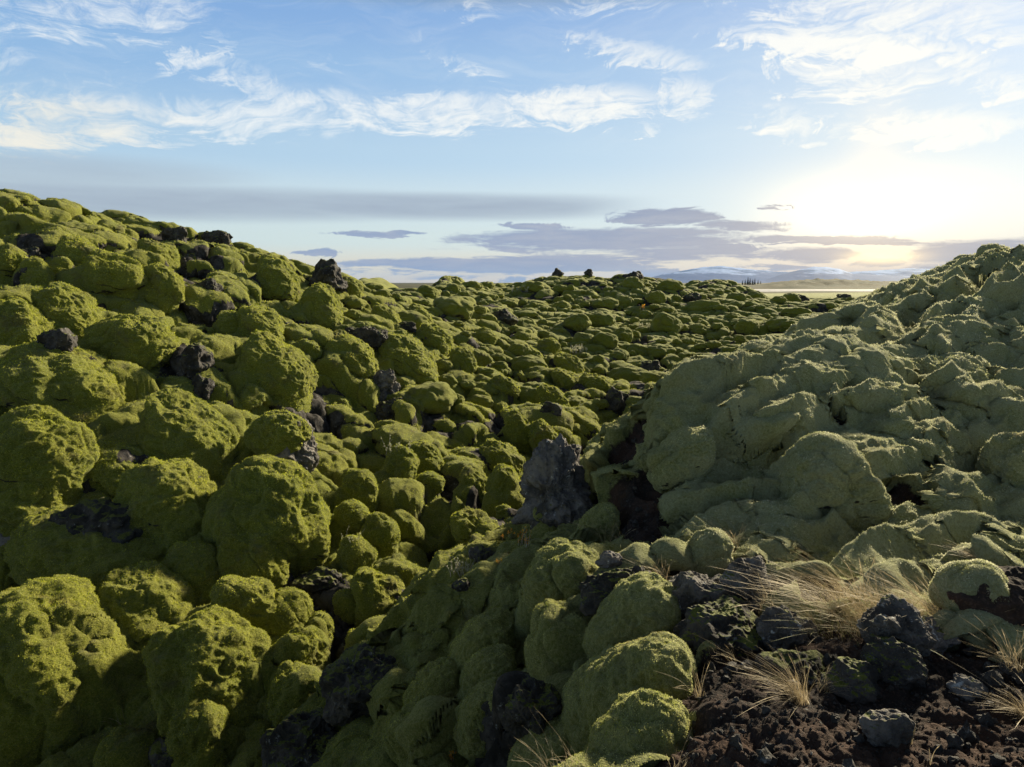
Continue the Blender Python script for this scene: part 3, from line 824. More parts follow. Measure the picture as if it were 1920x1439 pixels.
# ------------------------------------------------------------------ ground meshes
ii = np.arange(NR - 1)[:, None] * NA; jj = np.arange(NA)[None]
jn = (jj + 1) % NA
quads = np.stack([(ii + jj), (ii + NA + jj), (ii + NA + jn), (ii + jn)], -1).reshape(-1, 4)
frost = frost_of(X, Y) * (1 - far)
fe_ = earth[quads].mean(1) > .5


def sub_sheet(name, sel):
    q = quads[sel]; used = np.unique(q); remap = np.full(len(Pf), -1, np.int64); remap[used] = np.arange(len(used))
    co, fa, fr_, ea_, la_ = Pf[used], remap[q][:, ::-1], frost[used], earth[used], lava[used]
    ang = np.abs(np.arctan2(co[:, 0], co[:, 1])); dd = np.linalg.norm(co, axis=1)
    pr = .66 * (ang < .72) * (dd > 1.6) * sstep(dd, 30, 18) * (1 - ea_ * 1.3).clip(0, 1) * (1 - la_) * (Nf[used][:, 2] > -.2)
    k_ = np.nonzero(np.random.RandomState(3).rand(len(co)) < pr)[0]
    T_ = tips(co[k_], Nf[used][k_], dd[k_], 9)
    f2 = np.arange(len(T_)).reshape(-1, 4) + len(co); nb = len(fa)
    me = quads_mesh(name, np.r_[co, T_], np.r_[fa, f2], {'frost': np.r_[fr_, np.repeat(fr_[k_], 4)], 'earth': np.r_[ea_, np.zeros(len(T_))], 'lava': np.r_[la_, np.zeros(len(T_))]})
    me.materials.append(M_GROUND); me.materials.append(M_TIP)
    me.polygons.foreach_set('material_index', (np.arange(nb + len(f2)) >= nb).astype(np.int32))
    print(name, 'shoots', len(f2))
    o = link(name, me); o['kind'] = 'structure'; return o


if Nf[len(Nf) // 2, 2] < 0: print('normals flipped?')
sub_sheet('terrain', ~fe_)
sub_sheet('earth_path', fe_)

# ------------------------------------------------------------------ tagging
def tag(o, label=None, cat=None, group=None, kind=None):
    if label: o['label'] = label
    if cat: o['category'] = cat
    if group: o['group'] = group
    if kind: o['kind'] = kind
    return o


def empty(name, loc, rz=0.0):
    o = bpy.data.objects.new(name, None); C.objects.link(o); o.location = loc; o.rotation_euler = (0, 0, rz)
    o.empty_display_size = .1; return o


_ICO = {}


def ico(n):
    if n not in _ICO:
        bm = bmesh.new(); bmesh.ops.create_icosphere(bm, subdivisions=n, radius=1.0)
        v = np.array([q.co[:] for q in bm.verts]); f = np.array([[w.index for w in q.verts] for q in bm.faces]); bm.free()
        _ICO[n] = (v / np.linalg.norm(v, axis=1)[:, None], f)
    return _ICO[n]


def cushion(rx, ry, rz, seed, n, tilt=0.0, dist=8.0, lump=1.0, wrinkle=1.0, drape=0.0):
    """a moss cushion in metres about its own centre"""
    d, f = ico(n); sz = np.array([rx, ry, rz]); rm = (rx * ry * rz) ** (1 / 3)
    so = np.array([seed * 3.1, seed * 1.7, seed * .9])
    p = 2.35
    r = (np.abs(d) ** p).sum(1) ** (-1 / p)
    r = r * (1 + lump * (.22 * perlin(d + so, 1.0, 1) + .10 * perlin(d + so, .55, 2)))
    r = r * (1 - lump * .10 * np.exp(-np.abs(perlin(d + so, .85, 6)) * 9))           # creases between lobes
    P = d * r[:, None] * sz
    lo = np.clip(-d[:, 2], 0, 1); P[:, :2] *= (1 - (.28 - .22 * min(1, drape * 2)) * lo ** 1.5)[:, None]
    zz = (P[:, 2] / rz).clip(-1.3, 1.3); P[:, 0] -= drape * rx * .9 * zz; P[:, 1] += drape * ry * 1.1 * zz      # leaning back into the slope
    nn = d / sz; nn /= np.linalg.norm(nn, axis=1)[:, None]
    W = P + so * 7
    sp = 1.9 * max(rx, rz) / math.sqrt(len(d) / 5.0)
    fade = lambda lam: np.full(len(P), float(np.clip((lam / max(sp, dist * .0014) - 1.6) / 2.0, 0, 1)), np.float32)
    D = moss_relief(W, fade, np.full(len(P), wrinkle, np.float32), np.full(len(P), 1.0, np.float32))
    D += (1 - 2.3 * np.abs(perlin(W, .42 * rm, 71))) * .034 * rm * wrinkle
    D = np.clip(D, -.22 * rm, .24 * rm)
    P = P + nn * D[:, None]
    t = math.radians(tilt); ct, st = math.cos(t), math.sin(t)
    P = np.stack([P[:, 0] * ct + P[:, 2] * st, P[:, 1], -P[:, 0] * st + P[:, 2] * ct], 1)
    return P, f


def mossy_mesh(P, f, c, rx, rz, seed, mat=None):
    """cushion mesh with its own moss shoots"""
    a, b, e = P[f[:, 0]], P[f[:, 1]], P[f[:, 2]]
    fn = np.cross(b - a, e - a); n = np.zeros_like(P)
    for k in range(3): np.add.at(n, f[:, k], fn)
    n /= np.linalg.norm(n, axis=1)[:, None] + 1e-12
    px = rx * rz * (F * .533 / c[1]) ** 2 * 3.14
    want = min(30000, px * 2.1); dist = float(np.linalg.norm(c))
    if dist > 28: want = 0
    r_ = np.random.RandomState(seed); k = np.nonzero((r_.rand(len(P)) < want / len(P) * 1.3) & (n[:, 2] > -.35))[0]
    T = tips(P[k], n[k], np.full(len(k), dist), seed)
    q = np.arange(len(T)).reshape(-1, 4) + len(P)
    tr = np.concatenate([q[:, [0, 1, 2]], q[:, [0, 2, 3]]]) if len(q) else np.zeros((0, 3), int)
    me = quads_mesh('moss_boulder', np.r_[P, T], np.r_[f, tr])
    me.materials.append(mat or M_MOSS); me.materials.append(M_TIP)
    me.polygons.foreach_set('material_index', (np.arange(len(f) + len(tr)) >= len(f)).astype(np.int32))
    return me


for i, (c, rx, ry, rz, tilt, lod, lab, _u) in enumerate(PLACED):
    n = 7 if lod == 3 or c[1] < 7 else 6
    if tilt > -20 and c[0] < .1 * c[1]: tilt += 9
    fr = float(frost_of(c[0], c[1])); left_side = fr < .4 and tilt > -20
    Pc, fc = cushion(rx, ry, rz, i + 1, n, tilt, c[1], .45 if tilt == -46 else 1.0, .55 if tilt == -46 else .8 + .3 * fr, .46 if left_side and i % 5 else .15 if left_side else 0.0)
    o = link('moss_boulder', mossy_mesh(Pc, fc, c, rx, rz, i), None)
    o.location = c
    tag(o, lab, 'moss boulder')

# ------------------------------------------------------------------ smaller boulders of the far lava: shared shapes, one object each
protos = []
for s in range(9):
    Pc, fc = cushion(.5, .5, .42, 200 + s, 5, 0, 20, 1.0, .7)
    me = quads_mesh('moss_boulder', Pc, fc); me.materials.append(M_MOSS); protos.append(me)
rs = random.Random(5)
pts = []
tries = 0
while len(pts) < 170 and tries < 8000:
    tries += 1
    u, v = rs.uniform(640, 1640), rs.uniform(535, 760)
    if u > 1340 and v > 690 - (u - 1340) * .45: continue
    g = ground_at(u, v)
    if g is None or g[1] < 15 or g[1] > 60: continue
    w = (15 + 50 * rs.random() ** 2.2) * (30 / max(18, g[1])) ** .75
    if any(abs(u - a) < (w + b_) * .42 and abs(v - e) < (w + b_) * .26 for a, e, b_ in pts): continue
    if any(b[0] < u < b[2] and b[1] - 8 < v < b[3] + 8 for b in BOULDERS): continue
    pts.append((u, v, w))
    k = w / F * g[1] * 1.12
    o = bpy.data.objects.new('moss_boulder', protos[rs.randrange(9)]); C.objects.link(o)
    o.location = (g[0], g[1], g[2] + .02 * k); o.rotation_euler = (0, 0, rs.uniform(0, 6.28))
    o.scale = (k * rs.uniform(.9, 1.25), k, k * rs.uniform(.55, .95))
    tag(o, "small rounded moss boulder among many alike on the far lava slope", 'moss boulder', 'small moss boulders of the far lava slope')


# ------------------------------------------------------------------ bare lava
def lava_rock(rx, ry, rz, seed, n=6, cuts=11, rough=1.0, dist=4.0, top=None):
    d, f = ico(n); r_ = np.random.RandomState(seed); sz = np.array([rx, ry, rz]); rm = (rx * ry * rz) ** (1 / 3)
    nn = r_.normal(size=(cuts, 3)); nn /= np.linalg.norm(nn, axis=1)[:, None]; hh = r_.uniform(.72, 1.0, cuts)
    dd = d @ nn.T; r = np.min(np.where(dd > .15, hh / np.maximum(dd, .15), 9), axis=1); r = np.minimum(r, 1.12)
    so = np.array([seed * 2.3, seed * 1.1, seed * .7])
    r *= 1 + .34 * rough * perlin(d + so, .9, 1) + .16 * rough * perlin(d + so, .45, 2)
    P = d * r[:, None]
    if top is not None:                                     # pull a peak up at (x, y)
        w = np.exp(-((P[:, 0] - top[0]) ** 2 + (P[:, 1] - top[1]) ** 2) * 5) * (P[:, 2] > 0); P[:, 2] += w * top[2] * P[:, 2]
    P = P * sz
    q = P + so * 5; D = np.zeros(len(P), np.float32)
    sp = 1.9 * max(rx, rz) / math.sqrt(len(d) / 5.0)
    for lam, a in ((.9, .22), (.42, .17), (.2, .11), (.09, .055), (.045, .028), (.022, .012)):
        L = lam * rm * 1.6; fd = float(np.clip((L / sp - 1.6) / 2, 0, 1))
        if fd > 0: D += fd * a * rm * rough * (1 - 2.1 * np.abs(perlin(q, L, int(lam * 100)))) * .8
    P = P + d * D[:, None]
    return P, f


ROCKS = [  # left, top, right, bottom, detail, pale, label
    (590, 490, 640, 545, 6, 0, "black lava outcrop standing on the left skyline"),
    (308, 420, 346, 450, 6, 0, "small black lava rock just under the left skyline"),
    (384, 426, 430, 457, 6, 0, "black pointed lava rock on the left skyline"),
    (38, 458, 86, 502, 6, 0, "lumpy black lava rock high on the left edge slope"),
    (638, 606, 712, 655, 7, 0, "black lava ledge in the middle of the slope"),
    (688, 684, 742, 740, 7, 1, "grey lichened lava crag below the black ledge"),
    (715, 735, 752, 790, 6, 0, "narrow black lava rib under the lichened crag"),
    (352, 625, 386, 700, 6, 0, "upright black lava rib between moss drapes on the left slope"),
    (360, 700, 392, 748, 6, 0, "black lava rubble at the foot of the upright rib"),
    (482, 845, 524, 882, 6, 1, "slab of grey lichened lava left of the capped pillar"),
    (375, 525, 415, 555, 6, 0, "dark lava in the hollow under an overhang, upper left slope"),
    (80, 615, 140, 665, 6, 0, "black lava back wall of the cave near the left edge"),
    (925, 582, 962, 605, 6, 0, "black block of lava alone on the mid slope"),
    (750, 600, 778, 622, 5, 0, "small black stone between two moss humps"),
    (1138, 716, 1172, 775, 6, 0, "black lava face beside the pale topped boulder on the valley floor"),
    (1014, 750, 1052, 784, 5, 0, "dark lava under the overhanging boulder above the grey crag"),
    (1282, 548, 1310, 566, 5, 0, "dark rock on the far slope below the skyline"),
    (1486, 552, 1512, 568, 5, 0, "dark far rock beside the grass flat"),
    (1572, 550, 1592, 560, 5, 0, "small dark rock by the pale road"),
    (1036, 502, 1054, 515, 5, 0, "small dark lava tooth on the central skyline, left one"),
    (1096, 501, 1110, 512, 5, 0, "pointed dark lava tooth on top of the central hill"),
    (1172, 508, 1206, 530, 5, 0, "dark jagged outcrop at the right end of the central hill"),
    (1205, 672, 1232, 698, 5, 0, "dark stone pair among boulders of the valley floor"),
    (1110, 1078, 1245, 1150, 7, 0, "crumbling black lava between the big spur boulders"),
    (1150, 1052, 1236, 1098, 6, 1, "grey broken stones above the dark spur boulder"),
    (1124, 1036, 1166, 1062, 6, 1, "small pale grey stone at the edge of the path"),
    (1255, 1080, 1385, 1160, 7, 1, "low grey lichened rock beside the standing knob"),
    (1366, 1052, 1432, 1140, 7, 1, "rounded rock knob standing upright by the path"),
    (1280, 1146, 1440, 1215, 7, 0, "long dark lava ledge crossing the earth bank"),
    (1425, 1148, 1512, 1218, 7, 1, "blunt grey end of the lava ledge"),
    (1558, 1246, 1640, 1300, 6, 0, "low dark stone under moss in front of the rock stack"),
    (1632, 1140, 1728, 1235, 7, 1, "grey jagged upper stone of the rock stack on the earth bank"),
    (1622, 1205, 1716, 1275, 7, 0, "black lower stone of the rock stack on the earth bank"),
    (1715, 1168, 1778, 1216, 6, 1, "grey stone leaning behind the rock stack"),
    (1785, 1275, 1840, 1305, 6, 1, "half-buried grey stone in the brown earth"),
    (1625, 1340, 1700, 1395, 6, 1, "sloping grey rock set in the brown earth low on the right"),
    (1440, 1238, 1545, 1275, 6, 0, "dark flat stone beside the pale grass tuft"),
    (960, 1290, 1050, 1370, 7, 0, "crumbling lichened lava under the egg-shaped boulder"),
    (1000, 1120, 1020, 1160, 5, 0, "black stone peeping out left of the large dark boulder"),
    (612, 1236, 742, 1320, 7, 0, "dark lava rock with moss back carrying the red leaves"),
    (515, 1352, 640, 1450, 7, 0, "broken dark lava rock on the bottom edge with mossy top"),
    (852, 1085, 880, 1110, 5, 0, "black stone on the ravine floor by the white twigs"),
    (885, 1022, 925, 1058, 6, 0, "black lava stone at the end of the ravine floor"),
    (500, 1060, 540, 1120, 6, 1, "grey rock stub under the round knob"),
    (560, 1075, 640, 1100, 6, 0, "dark rubble under the biggest left boulder"),
    (100, 940, 235, 1010, 6, 0, "black lava wall inside the big hollow on the left"),
    (-20, 985, 45, 1050, 6, 1, "lichened dark lava in the crack at the left edge"),
    (290, 1385, 360, 1440, 6, 0, "brown torn lava in the hollow on the bottom edge"),
    (270, 1085, 305, 1115, 5, 0, "dark stone set in the notch of a moss boulder"),
    (1120, 1300, 1150, 1340, 5, 1, "white speckled stone under the squeezed moss boulder"),
]


def rock_at(u0, v0, u1, v1, sink=.10):
    g = ground_at((u0 + u1) / 2, v0 + .80 * (v1 - v0))
    if v1 < 575 or g is None:                              # on a skyline: stand it on the first ground below
        for dv in range(0, 60, 2):
            g = ground_at((u0 + u1) / 2, v1 - 4 + dv)
            if g is not None: break
        v0, v1 = v0 + dv, v1 + dv
    Yh = float(g[1]); f = Yh / ray((u0 + u1) / 2, (v0 + v1) / 2)[1] / F
    rx, rz = (u1 - u0) / 2 * f, (v1 - v0) / 2 * f * 1.05
    return at((u0 + u1) / 2, (v0 + v1) / 2 + rz / f * sink, Yh + .05 * rx), rx, rz


for i, (u0, v0, u1, v1, n, pale, lab) in enumerate(ROCKS):
    c, rx, rz = rock_at(u0, v0, u1, v1, .75 if v1 < 462 else (.42 if v0 < 1000 else .18))
    if v0 < 1000 and v0 > 530: rz *= .85; rx *= 1.1
    Pc, fc = lava_rock(rx, max(rx, rz) * .8, rz, 50 + i, n, 12, 1.0, c[1])
    o = link('lava_rock', quads_mesh('lava_rock', Pc, fc), M_ROCK_PALE if pale else M_ROCK)
    o.location = c; tag(o, lab, 'lava rock')

# the grey crag in the middle: leaning wedge with a peak
f = CRAG_Y / F / ray(1048, 920)[1]; rx, rz = 55 * f, 72 * f; c = at(1048, 925, CRAG_Y)
crag = empty('lava_crag', (c[0], c[1], c[2] - rz))
tag(crag, "big grey pointed lava crag beside the path in the middle of the picture", 'lava crag')
Pc, fc = lava_rock(rx, rx * .9, rz * .9, 907, 7, 13, 1.45, c[1], top=(.12, 0, .42))
w = (Pc[:, 2] / rz + 1) / 2; Pc[:, 0] *= 1.08 - .38 * np.clip(w, 0, 1)
link('rock', quads_mesh('rock', Pc, fc), M_ROCK_PALE, crag).location = (0, 0, rz)
Pc, fc = cushion(rx * .22, rx * .3, rz * .07, 77, 6, 20, c[1])
link('moss_patch', quads_mesh('moss_patch', Pc, fc), M_MOSS, crag).location = (rx * .10, -rx * .1, rz * 2.02)
Pc, fc = cushion(rx * .30, rx * .3, rz * .16, 78, 6, 20, c[1])
link('moss_patch', quads_mesh('moss_patch', Pc, fc), M_MOSS, crag).location = (-rx * .55, -rx * .55, rz * .55)

# the pillar with a moss cap on the left slope
c, rx, rz = rock_at(500, 800, 575, 892)
pil = empty('lava_pillar', (c[0], c[1], c[2] - rz)); tag(pil, "upright lava pillar under a thick rounded moss cap on the left slope", 'lava pillar')
Pc, fc = lava_rock(rx * .95, rx * .9, rz * 1.1, 911, 7, 12, .9, c[1])
link('rock', quads_mesh('rock', Pc, fc), M_ROCK_PALE, pil).location = (rx * .1, 0, rz)
Pc, fc = cushion(rx * 1.30, rx * 1.15, rz * .72, 79, 7, 2, c[1], .7)
link('moss_cap', mossy_mesh(Pc, fc, c, rx * 1.3, rz * .72, 5), None, pil).location = (-rx * .30, -.05, rz * 1.75)

# moss-edged earth hump at the right edge
c, rx, rz = rock_at(1778, 1062, 2010, 1240)
hp = empty('earth_hump', (c[0], c[1], c[2] - rz)); tag(hp, "big dark earth hump with a pale moss rim at the right edge", 'earth hump')
M_EARTH, nt_, b_ = new_mat('dark_earth', .95, .2)
ps_, g_ = position(nt_); ec_, eh_ = earth_colour(nt_, ps_); nt_.links.new(ec_.s, b_.inputs['Base Color']); bump(nt_, b_, eh_, .9, .02)
Pc, fc = lava_rock(rx * 1.0, rx * .8, rz * .98, 81, 7, 26, .55, c[1])
link('earth', quads_mesh('earth', Pc, fc), M_EARTH, hp).location = (0, 0, rz)
Pc, fc = cushion(rx * .44, rx * .5, rz * .42, 82, 7, -38, c[1], .8, .9)
link('moss_rim', mossy_mesh(Pc, fc, c, rx * .6, rz * .6, 6), None, hp).location = (-rx * .60, rx * .10, rz * 1.50)


# ------------------------------------------------------------------ dry grass
def flat_mat(name, col, col2, trans=.3):
    m, nt, b = new_mat(name, .7, .3)
    pos, g = position(nt)
    cc = mix(nt, noise(nt, pos, 40, 2).step(.4, .6), col, col2)
    nt.links.new(cc.s, b.inputs['Base Color'])
    t = nt.nodes.new('ShaderNodeBsdfTranslucent'); nt.links.new(cc.s, t.inputs[0])
    mx = nt.nodes.new('ShaderNodeMixShader'); mx.inputs[0].default_value = trans
    nt.links.new(b.outputs[0], mx.inputs[1]); nt.links.new(t.outputs[0], mx.inputs[2])
    nt.links.new(mx.outputs[0], nt.nodes['Material Output'].inputs[0])
    return m


M_STRAW = flat_mat('straw', (.38, .30, .17), (.52, .43, .28)); M_GREENGRASS = flat_mat('green_grass', (.12, .15, .04), (.26, .24, .09))
M_TWIG = flat_mat('pale_twig', (.36, .34, .33), (.50, .46, .42), .1)
M_YLEAF = flat_mat('yellow_leaf', (.65, .42, .04), (.75, .30, .03), .4); M_RLEAF = flat_mat('red_leaf', (.36, .05, .03), (.50, .14, .03), .3)
M_PLEAF = flat_mat('pale_leaf', (.50, .46, .36), (.42, .46, .26), .3); M_GLEAF = flat_mat('green_leaf', (.16, .30, .05), (.30, .40, .06), .4)


def blades(n, rad, h, lean, spread, rr_, width, heads=.4, seg=7):
    """n curved tapering blades, with seed heads on some; returns coords, quads"""
    co, fa = [], []
    for _ in range(n):
        a = rr_.uniform(0, 6.283); q = rad * math.sqrt(rr_.random())
        p = np.array([q * math.cos(a), q * math.sin(a), 0.0])
        hh = h * rr_.uniform(.45, 1.1)
        dx = lean[0] + rr_.gauss(0, spread) + .5 * spread * math.cos(a); dy = lean[1] + rr_.gauss(0, spread) + .5 * spread * math.sin(a)
        droop = rr_.uniform(.3, 1.0); wd = width * rr_.uniform(.7, 1.3); head = rr_.random() < heads
        side = np.array([math.cos(a + 1.3), math.sin(a + 1.3), 0.0]); k0 = len(co)
        for s in range(seg + 1):
            t = s / seg
            c_ = p + hh * np.array([dx * t ** 1.7, dy * t ** 1.7, t * (1 - .35 * droop * t * min(1, abs(dx) + abs(dy)))])
            w = wd * (1 - t) ** .6 if t < 1 else 0.0
            w = max(w, wd * .18)
            if head and .72 < t < .99: w = wd * 1.5
            co.append(c_ - side * w); co.append(c_ + side * w)
            if s: fa.append((k0 + 2 * s - 2, k0 + 2 * s - 1, k0 + 2 * s + 1, k0 + 2 * s))
        if head:                                           # loose spikelets
            for s in range(6):
                t = rr_.uniform(.70, 1.0)
                c_ = p + hh * np.array([dx * t ** 1.7, dy * t ** 1.7, t * (1 - .35 * droop * t * min(1, abs(dx) + abs(dy)))])
                e = c_ + hh * .05 * np.array([rr_.gauss(0, 1) + dx, rr_.gauss(0, 1) + dy, rr_.uniform(.2, 1)])
                k1_ = len(co); co += [c_, c_ + side * wd * .8, e + side * wd * .3, e]; fa.append((k1_, k1_ + 1, k1_ + 2, k1_ + 3))
    return np.array(co), np.array(fa)


TUFTS = [  # photo place of the foot, height px, lean, spread, blades, radius px, green, label
    (1620, 1160, 120, -.95, .34, 430, 80, 0, "largest dry straw tuft, blown to the left at the foot of the right slope"),
    (1560, 1180, 70, -.7, .5, 260, 60, 1, "low greenish dry grass left of the largest straw tuft"),
    (1660, 1200, 80, -.5, .5, 260, 50, 1, "straw and green grass behind the grey rock stack"),
    (1790, 1205, 130, -.55, .38, 240, 30, 0, "thin straw tuft with seed heads right of the rock stack"),
    (1745, 1180, 120, -.75, .32, 200, 40, 0, "sparse pale grass between the rock stack and the right tuft"),
    (1500, 1312, 100, -.75, .42, 150, 22, 0, "pale bent grass tuft on the mossy earth below the lava ledge"),
    (1545, 1295, 40, .8, .5, 60, 14, 0, "short dry grass leaning right beside the bent tuft"),
    (1440, 1150, 85, -.5, .45, 50, 26, 0, "few thin stalks by the standing rock knob"),
    (1390, 1150, 60, -.6, .4, 26, 20, 0, "pair of bent stalks in front of the grey lichened rock"),
    (1895, 1255, 90, -.55, .5, 90, 26, 0, "wispy grass at the right edge above the earth bank"),
    (1925, 1345, 70, -.9, .5, 110, 16, 0, "small orange straw tuft at the right edge of the bank"),
    (1832, 1052, 40, -1.4, .3, 50, 8, 0, "little pale tuft hanging on the right slope"),
    (1240, 1090, 50, -.5, .6, 70, 20, 0, "dry grass at the foot of the path"),
    (1310, 1305, 80, -.35, .35, 22, 14, 0, "few stalks on the moss at the edge of the earth bank"),
    (1060, 1455, 75, -.7, .5, 60, 60, 0, "pale grass on the bottom edge left of the frosted hump"),
    (1180, 1462, 75, -.2, .5, 90, 70, 0, "pale grass blades on the bottom edge by the moss shoulder"),
    (1270, 1462, 60, .2, .5, 30, 30, 0, "thin stalks on the bottom edge in front of the brown earth"),
    (1425, 1205, 50, -.9, .3, 18, 12, 0, "wispy stalks on the lava ledge"),
    (1375, 1245, 60, -.8, .3, 16, 12, 0, "thin curved stalks under the lava ledge"),
    (1150, 1020, 45, -.3, .5, 60, 30, 1, "short faded grass beside the earth path"),
    (1375, 1030, 50, -.6, .6, 40, 20, 0, "dead stalks lying on the moss above the path"),
    (1745, 1430, 70, -.1, .15, 4, 6, 0, "single straw stalk on the brown earth at the bottom"),
    (1710, 1395, 50, .0, .15, 3, 6, 1, "single green stalk on the brown earth"),
    (60, 1345, 45, .2, .2, 5, 8, 0, "lone stalk on the bottom left moss slope"),
    (18, 1170, 40, -.05, .15, 5, 8, 0, "two straw stalks at the left edge"),
    (280, 1265, 40, .0, .15, 4, 8, 0, "upright stalk in front of the dark hollow"),
    (225, 1360, 40, -.2, .3, 6, 10, 0, "three stalks on the lower left moss"),
    (1300, 705, 0, 0, 0, 0, 0, 0, ""),
]
rg = random.Random(11)
for (u, v, hp_, lean, sprd, n, rp, green, lab) in TUFTS:
    if not n: continue
    g = ground_at(u, min(v, 1436))
    if g is None: continue
    if v > 1438: g = at(u, v, g[1] * .97)
    f = g[1] / F
    co, fa = blades(n, rp * f, hp_ * f * 1.15, (lean, -.15), sprd, rg, max(.0007, .00032 * g[1]), .5)
    me = quads_mesh('grass_tuft', co, fa, smooth=False); me.materials.append(M_STRAW); me.materials.append(M_GREENGRASS)
    if green:
        mi = np.repeat((np.random.RandomState(n).rand(len(fa) // 7 + 1) < .55).astype(np.int32), 7)[:len(fa)]; me.polygons.foreach_set('material_index', mi)
    o = bpy.data.objects.new('grass_tuft', me); C.objects.link(o); o.location = (g[0], g[1], g[2] - .01)
    tag(o, lab, 'grass tuft')


# ------------------------------------------------------------------ cinders and crumbs on the bare earth
rp_ = np.random.RandomState(21); d5, f5 = ico(2)
cand = np.nonzero((earth > .75) & (R < 9) & (np.abs(np.arctan2(X, Y)) < .72) & (R > 1.4))[0]
cand = rp_.choice(cand, min(len(cand), 9000), replace=False)
co, fa = [], []
for q, ix in enumerate(cand):
    s_ = min(.035, .0011 * R[ix] * (.5 + rp_.pareto(2.6)))
    v_ = d5 * (1 + .35 * rp_.normal(size=(len(d5), 1)).clip(-1.2, 1.2)) * s_ * rp_.uniform(.6, 1.3, 3)
    co.append(v_ + Pf[ix] + np.array([0, 0, s_ * .25])); fa.append(f5 + q * len(d5))
gm = quads_mesh('gravel', np.concatenate(co), np.concatenate(fa), smooth=False)
tag(link('gravel', gm, build_rock_material('cinder', 1.0, 2.0)), kind='stuff')

# ------------------------------------------------------------------ twig shrubs, coloured leaves
def tube_path(pts, r0, r1, co, fa, k=4):
    pts = [np.array(p, float) for p in pts]; base = len(co)
    for i, p in enumerate(pts):
        t = pts[min(i + 1, len(pts) - 1)] - pts[max(i - 1, 0)]; t /= np.linalg.norm(t) + 1e-9
        a = np.cross(t, [.3, .9, .2]); a /= np.linalg.norm(a) + 1e-9; b = np.cross(t, a)
        r = r0 + (r1 - r0) * i / (len(pts) - 1)
        for j in range(k):
            an = 6.283 * j / k; co.append(p + r * (math.cos(an) * a + math.sin(an) * b))
    for i in range(len(pts) - 1):
        for j in range(k):
            fa.append((base + i * k + j, base + i * k + (j + 1) % k, base + (i + 1) * k + (j + 1) % k, base + (i + 1) * k + j))


def leaf(p, d, size, co, fa, rr_):
    d = d / (np.linalg.norm(d) + 1e-9); s = np.cross(d, [rr_.gauss(0, 1), rr_.gauss(0, 1), rr_.gauss(0, 1)]); s /= np.linalg.norm(s) + 1e-9
    k = len(co); u_ = np.cross(d, s) * size * .18
    co += [p, p + d * size * .5 - s * size * .32 + u_, p + d * size, p + d * size * .5 + s * size * .32 + u_, p + d * size * .5]
    fa += [(k, k + 1, k + 2, k + 4), (k, k + 4, k + 2, k + 3)]


SHRUBS = [  # place, width px, height px, stems, leaves per stem, leaf material, label, category
    (868, 1078, 62, 36, 34, 5, M_PLEAF, "pale leafless twig shrub on the ravine floor", 'shrub'),
    (660, 1032, 40, 44, 9, 8, M_PLEAF, "small willow shrub with pale leaves on a moss boulder by the ravine", 'shrub'),
    (745, 852, 60, 34, 10, 7, M_PLEAF, "small pale willow shrub in the middle of the slope", 'shrub'),
    (985, 1022, 34, 34, 8, 8, M_YLEAF, "yellow leaved sprig at the foot of the grey crag", 'plant'),
    (960, 1008, 50, 14, 10, 6, M_YLEAF, "low yellow leaves on the ravine floor left of the crag", 'plant'),
    (940, 1062, 36, 14, 8, 6, M_YLEAF, "row of yellow leaves on the crest of the spur", 'plant'),
    (1288, 1028, 26, 16, 7, 6, M_YLEAF, "orange leaves on the moss lobe by the path", 'plant'),
    (728, 1262, 62, 22, 42, 10, M_RLEAF, "patch of red leaves on the dark lava rock", 'plant'),
    (850, 1424, 18, 22, 5, 6, M_YLEAF, "tiny yellow sprig on the bottom edge moss hump", 'plant'),
    (500, 1312, 26, 14, 7, 5, M_GLEAF, "tiny green leaved sprig beside the mossy rounded rock", 'plant'),
    (1085, 662, 54, 16, 20, 4, M_PLEAF, "white dry stems between far moss boulders", 'shrub'),
    (975, 548, 40, 12, 14, 4, M_PLEAF, "brownish dry twigs near the skyline of the lava slope", 'shrub'),
    (1205, 582, 10, 10, 5, 5, M_YLEAF, "yellow bush low on the central hill", 'plant'),
    (1235, 706, 44, 12, 14, 4, M_PLEAF, "reddish dry stems on the shaded valley floor", 'shrub'),
    (1210, 614, 30, 8, 12, 4, M_PLEAF, "dry pink grass on a far moss boulder", 'shrub'),
]
for (u, v, wp, hp_, ns, nl, ml, lab, cat) in SHRUBS:
    g = ground_at(u, v)
    if g is None: continue
    f = g[1] / F; root = empty('twig_shrub' if cat == 'shrub' else 'leafy_sprig', g); tag(root, lab, cat)
    co, fa, lc, lf = [], [], [], []
    for _ in range(ns):
        bx_, by_ = rg.uniform(-.5, .5) * wp * f * .8, rg.uniform(-.5, .5) * wp * f * .5
        h = hp_ * f * rg.uniform(.5, 1.1); dx, dy = rg.gauss(0, .25) * h, rg.gauss(0, .25) * h
        pts_ = [np.array([bx_ + dx * t * t + rg.gauss(0, .03) * h, by_ + dy * t * t, h * t - .01]) for t in (0, .25, .5, .75, 1)]
        tube_path(pts_, max(.0018, .0003 * g[1]), max(.0009, .00018 * g[1]), co, fa)
        for _l in range(nl):
            t = rg.uniform(.25, 1.0); i = min(3, int(t * 4)); p = pts_[i] + (pts_[i + 1] - pts_[i]) * (t * 4 - i)
            leaf(p, np.array([rg.gauss(0, .6), rg.gauss(0, .6), rg.uniform(.1, 1)]), max(.016, .0030 * g[1]) * rg.uniform(.7, 1.3), lc, lf, rg)
    link('stems', quads_mesh('stems', np.array(co), np.array(fa)), M_TWIG, root)
    link('leaves', quads_mesh('leaves', np.array(lc), np.array(lf), smooth=False), ml, root)

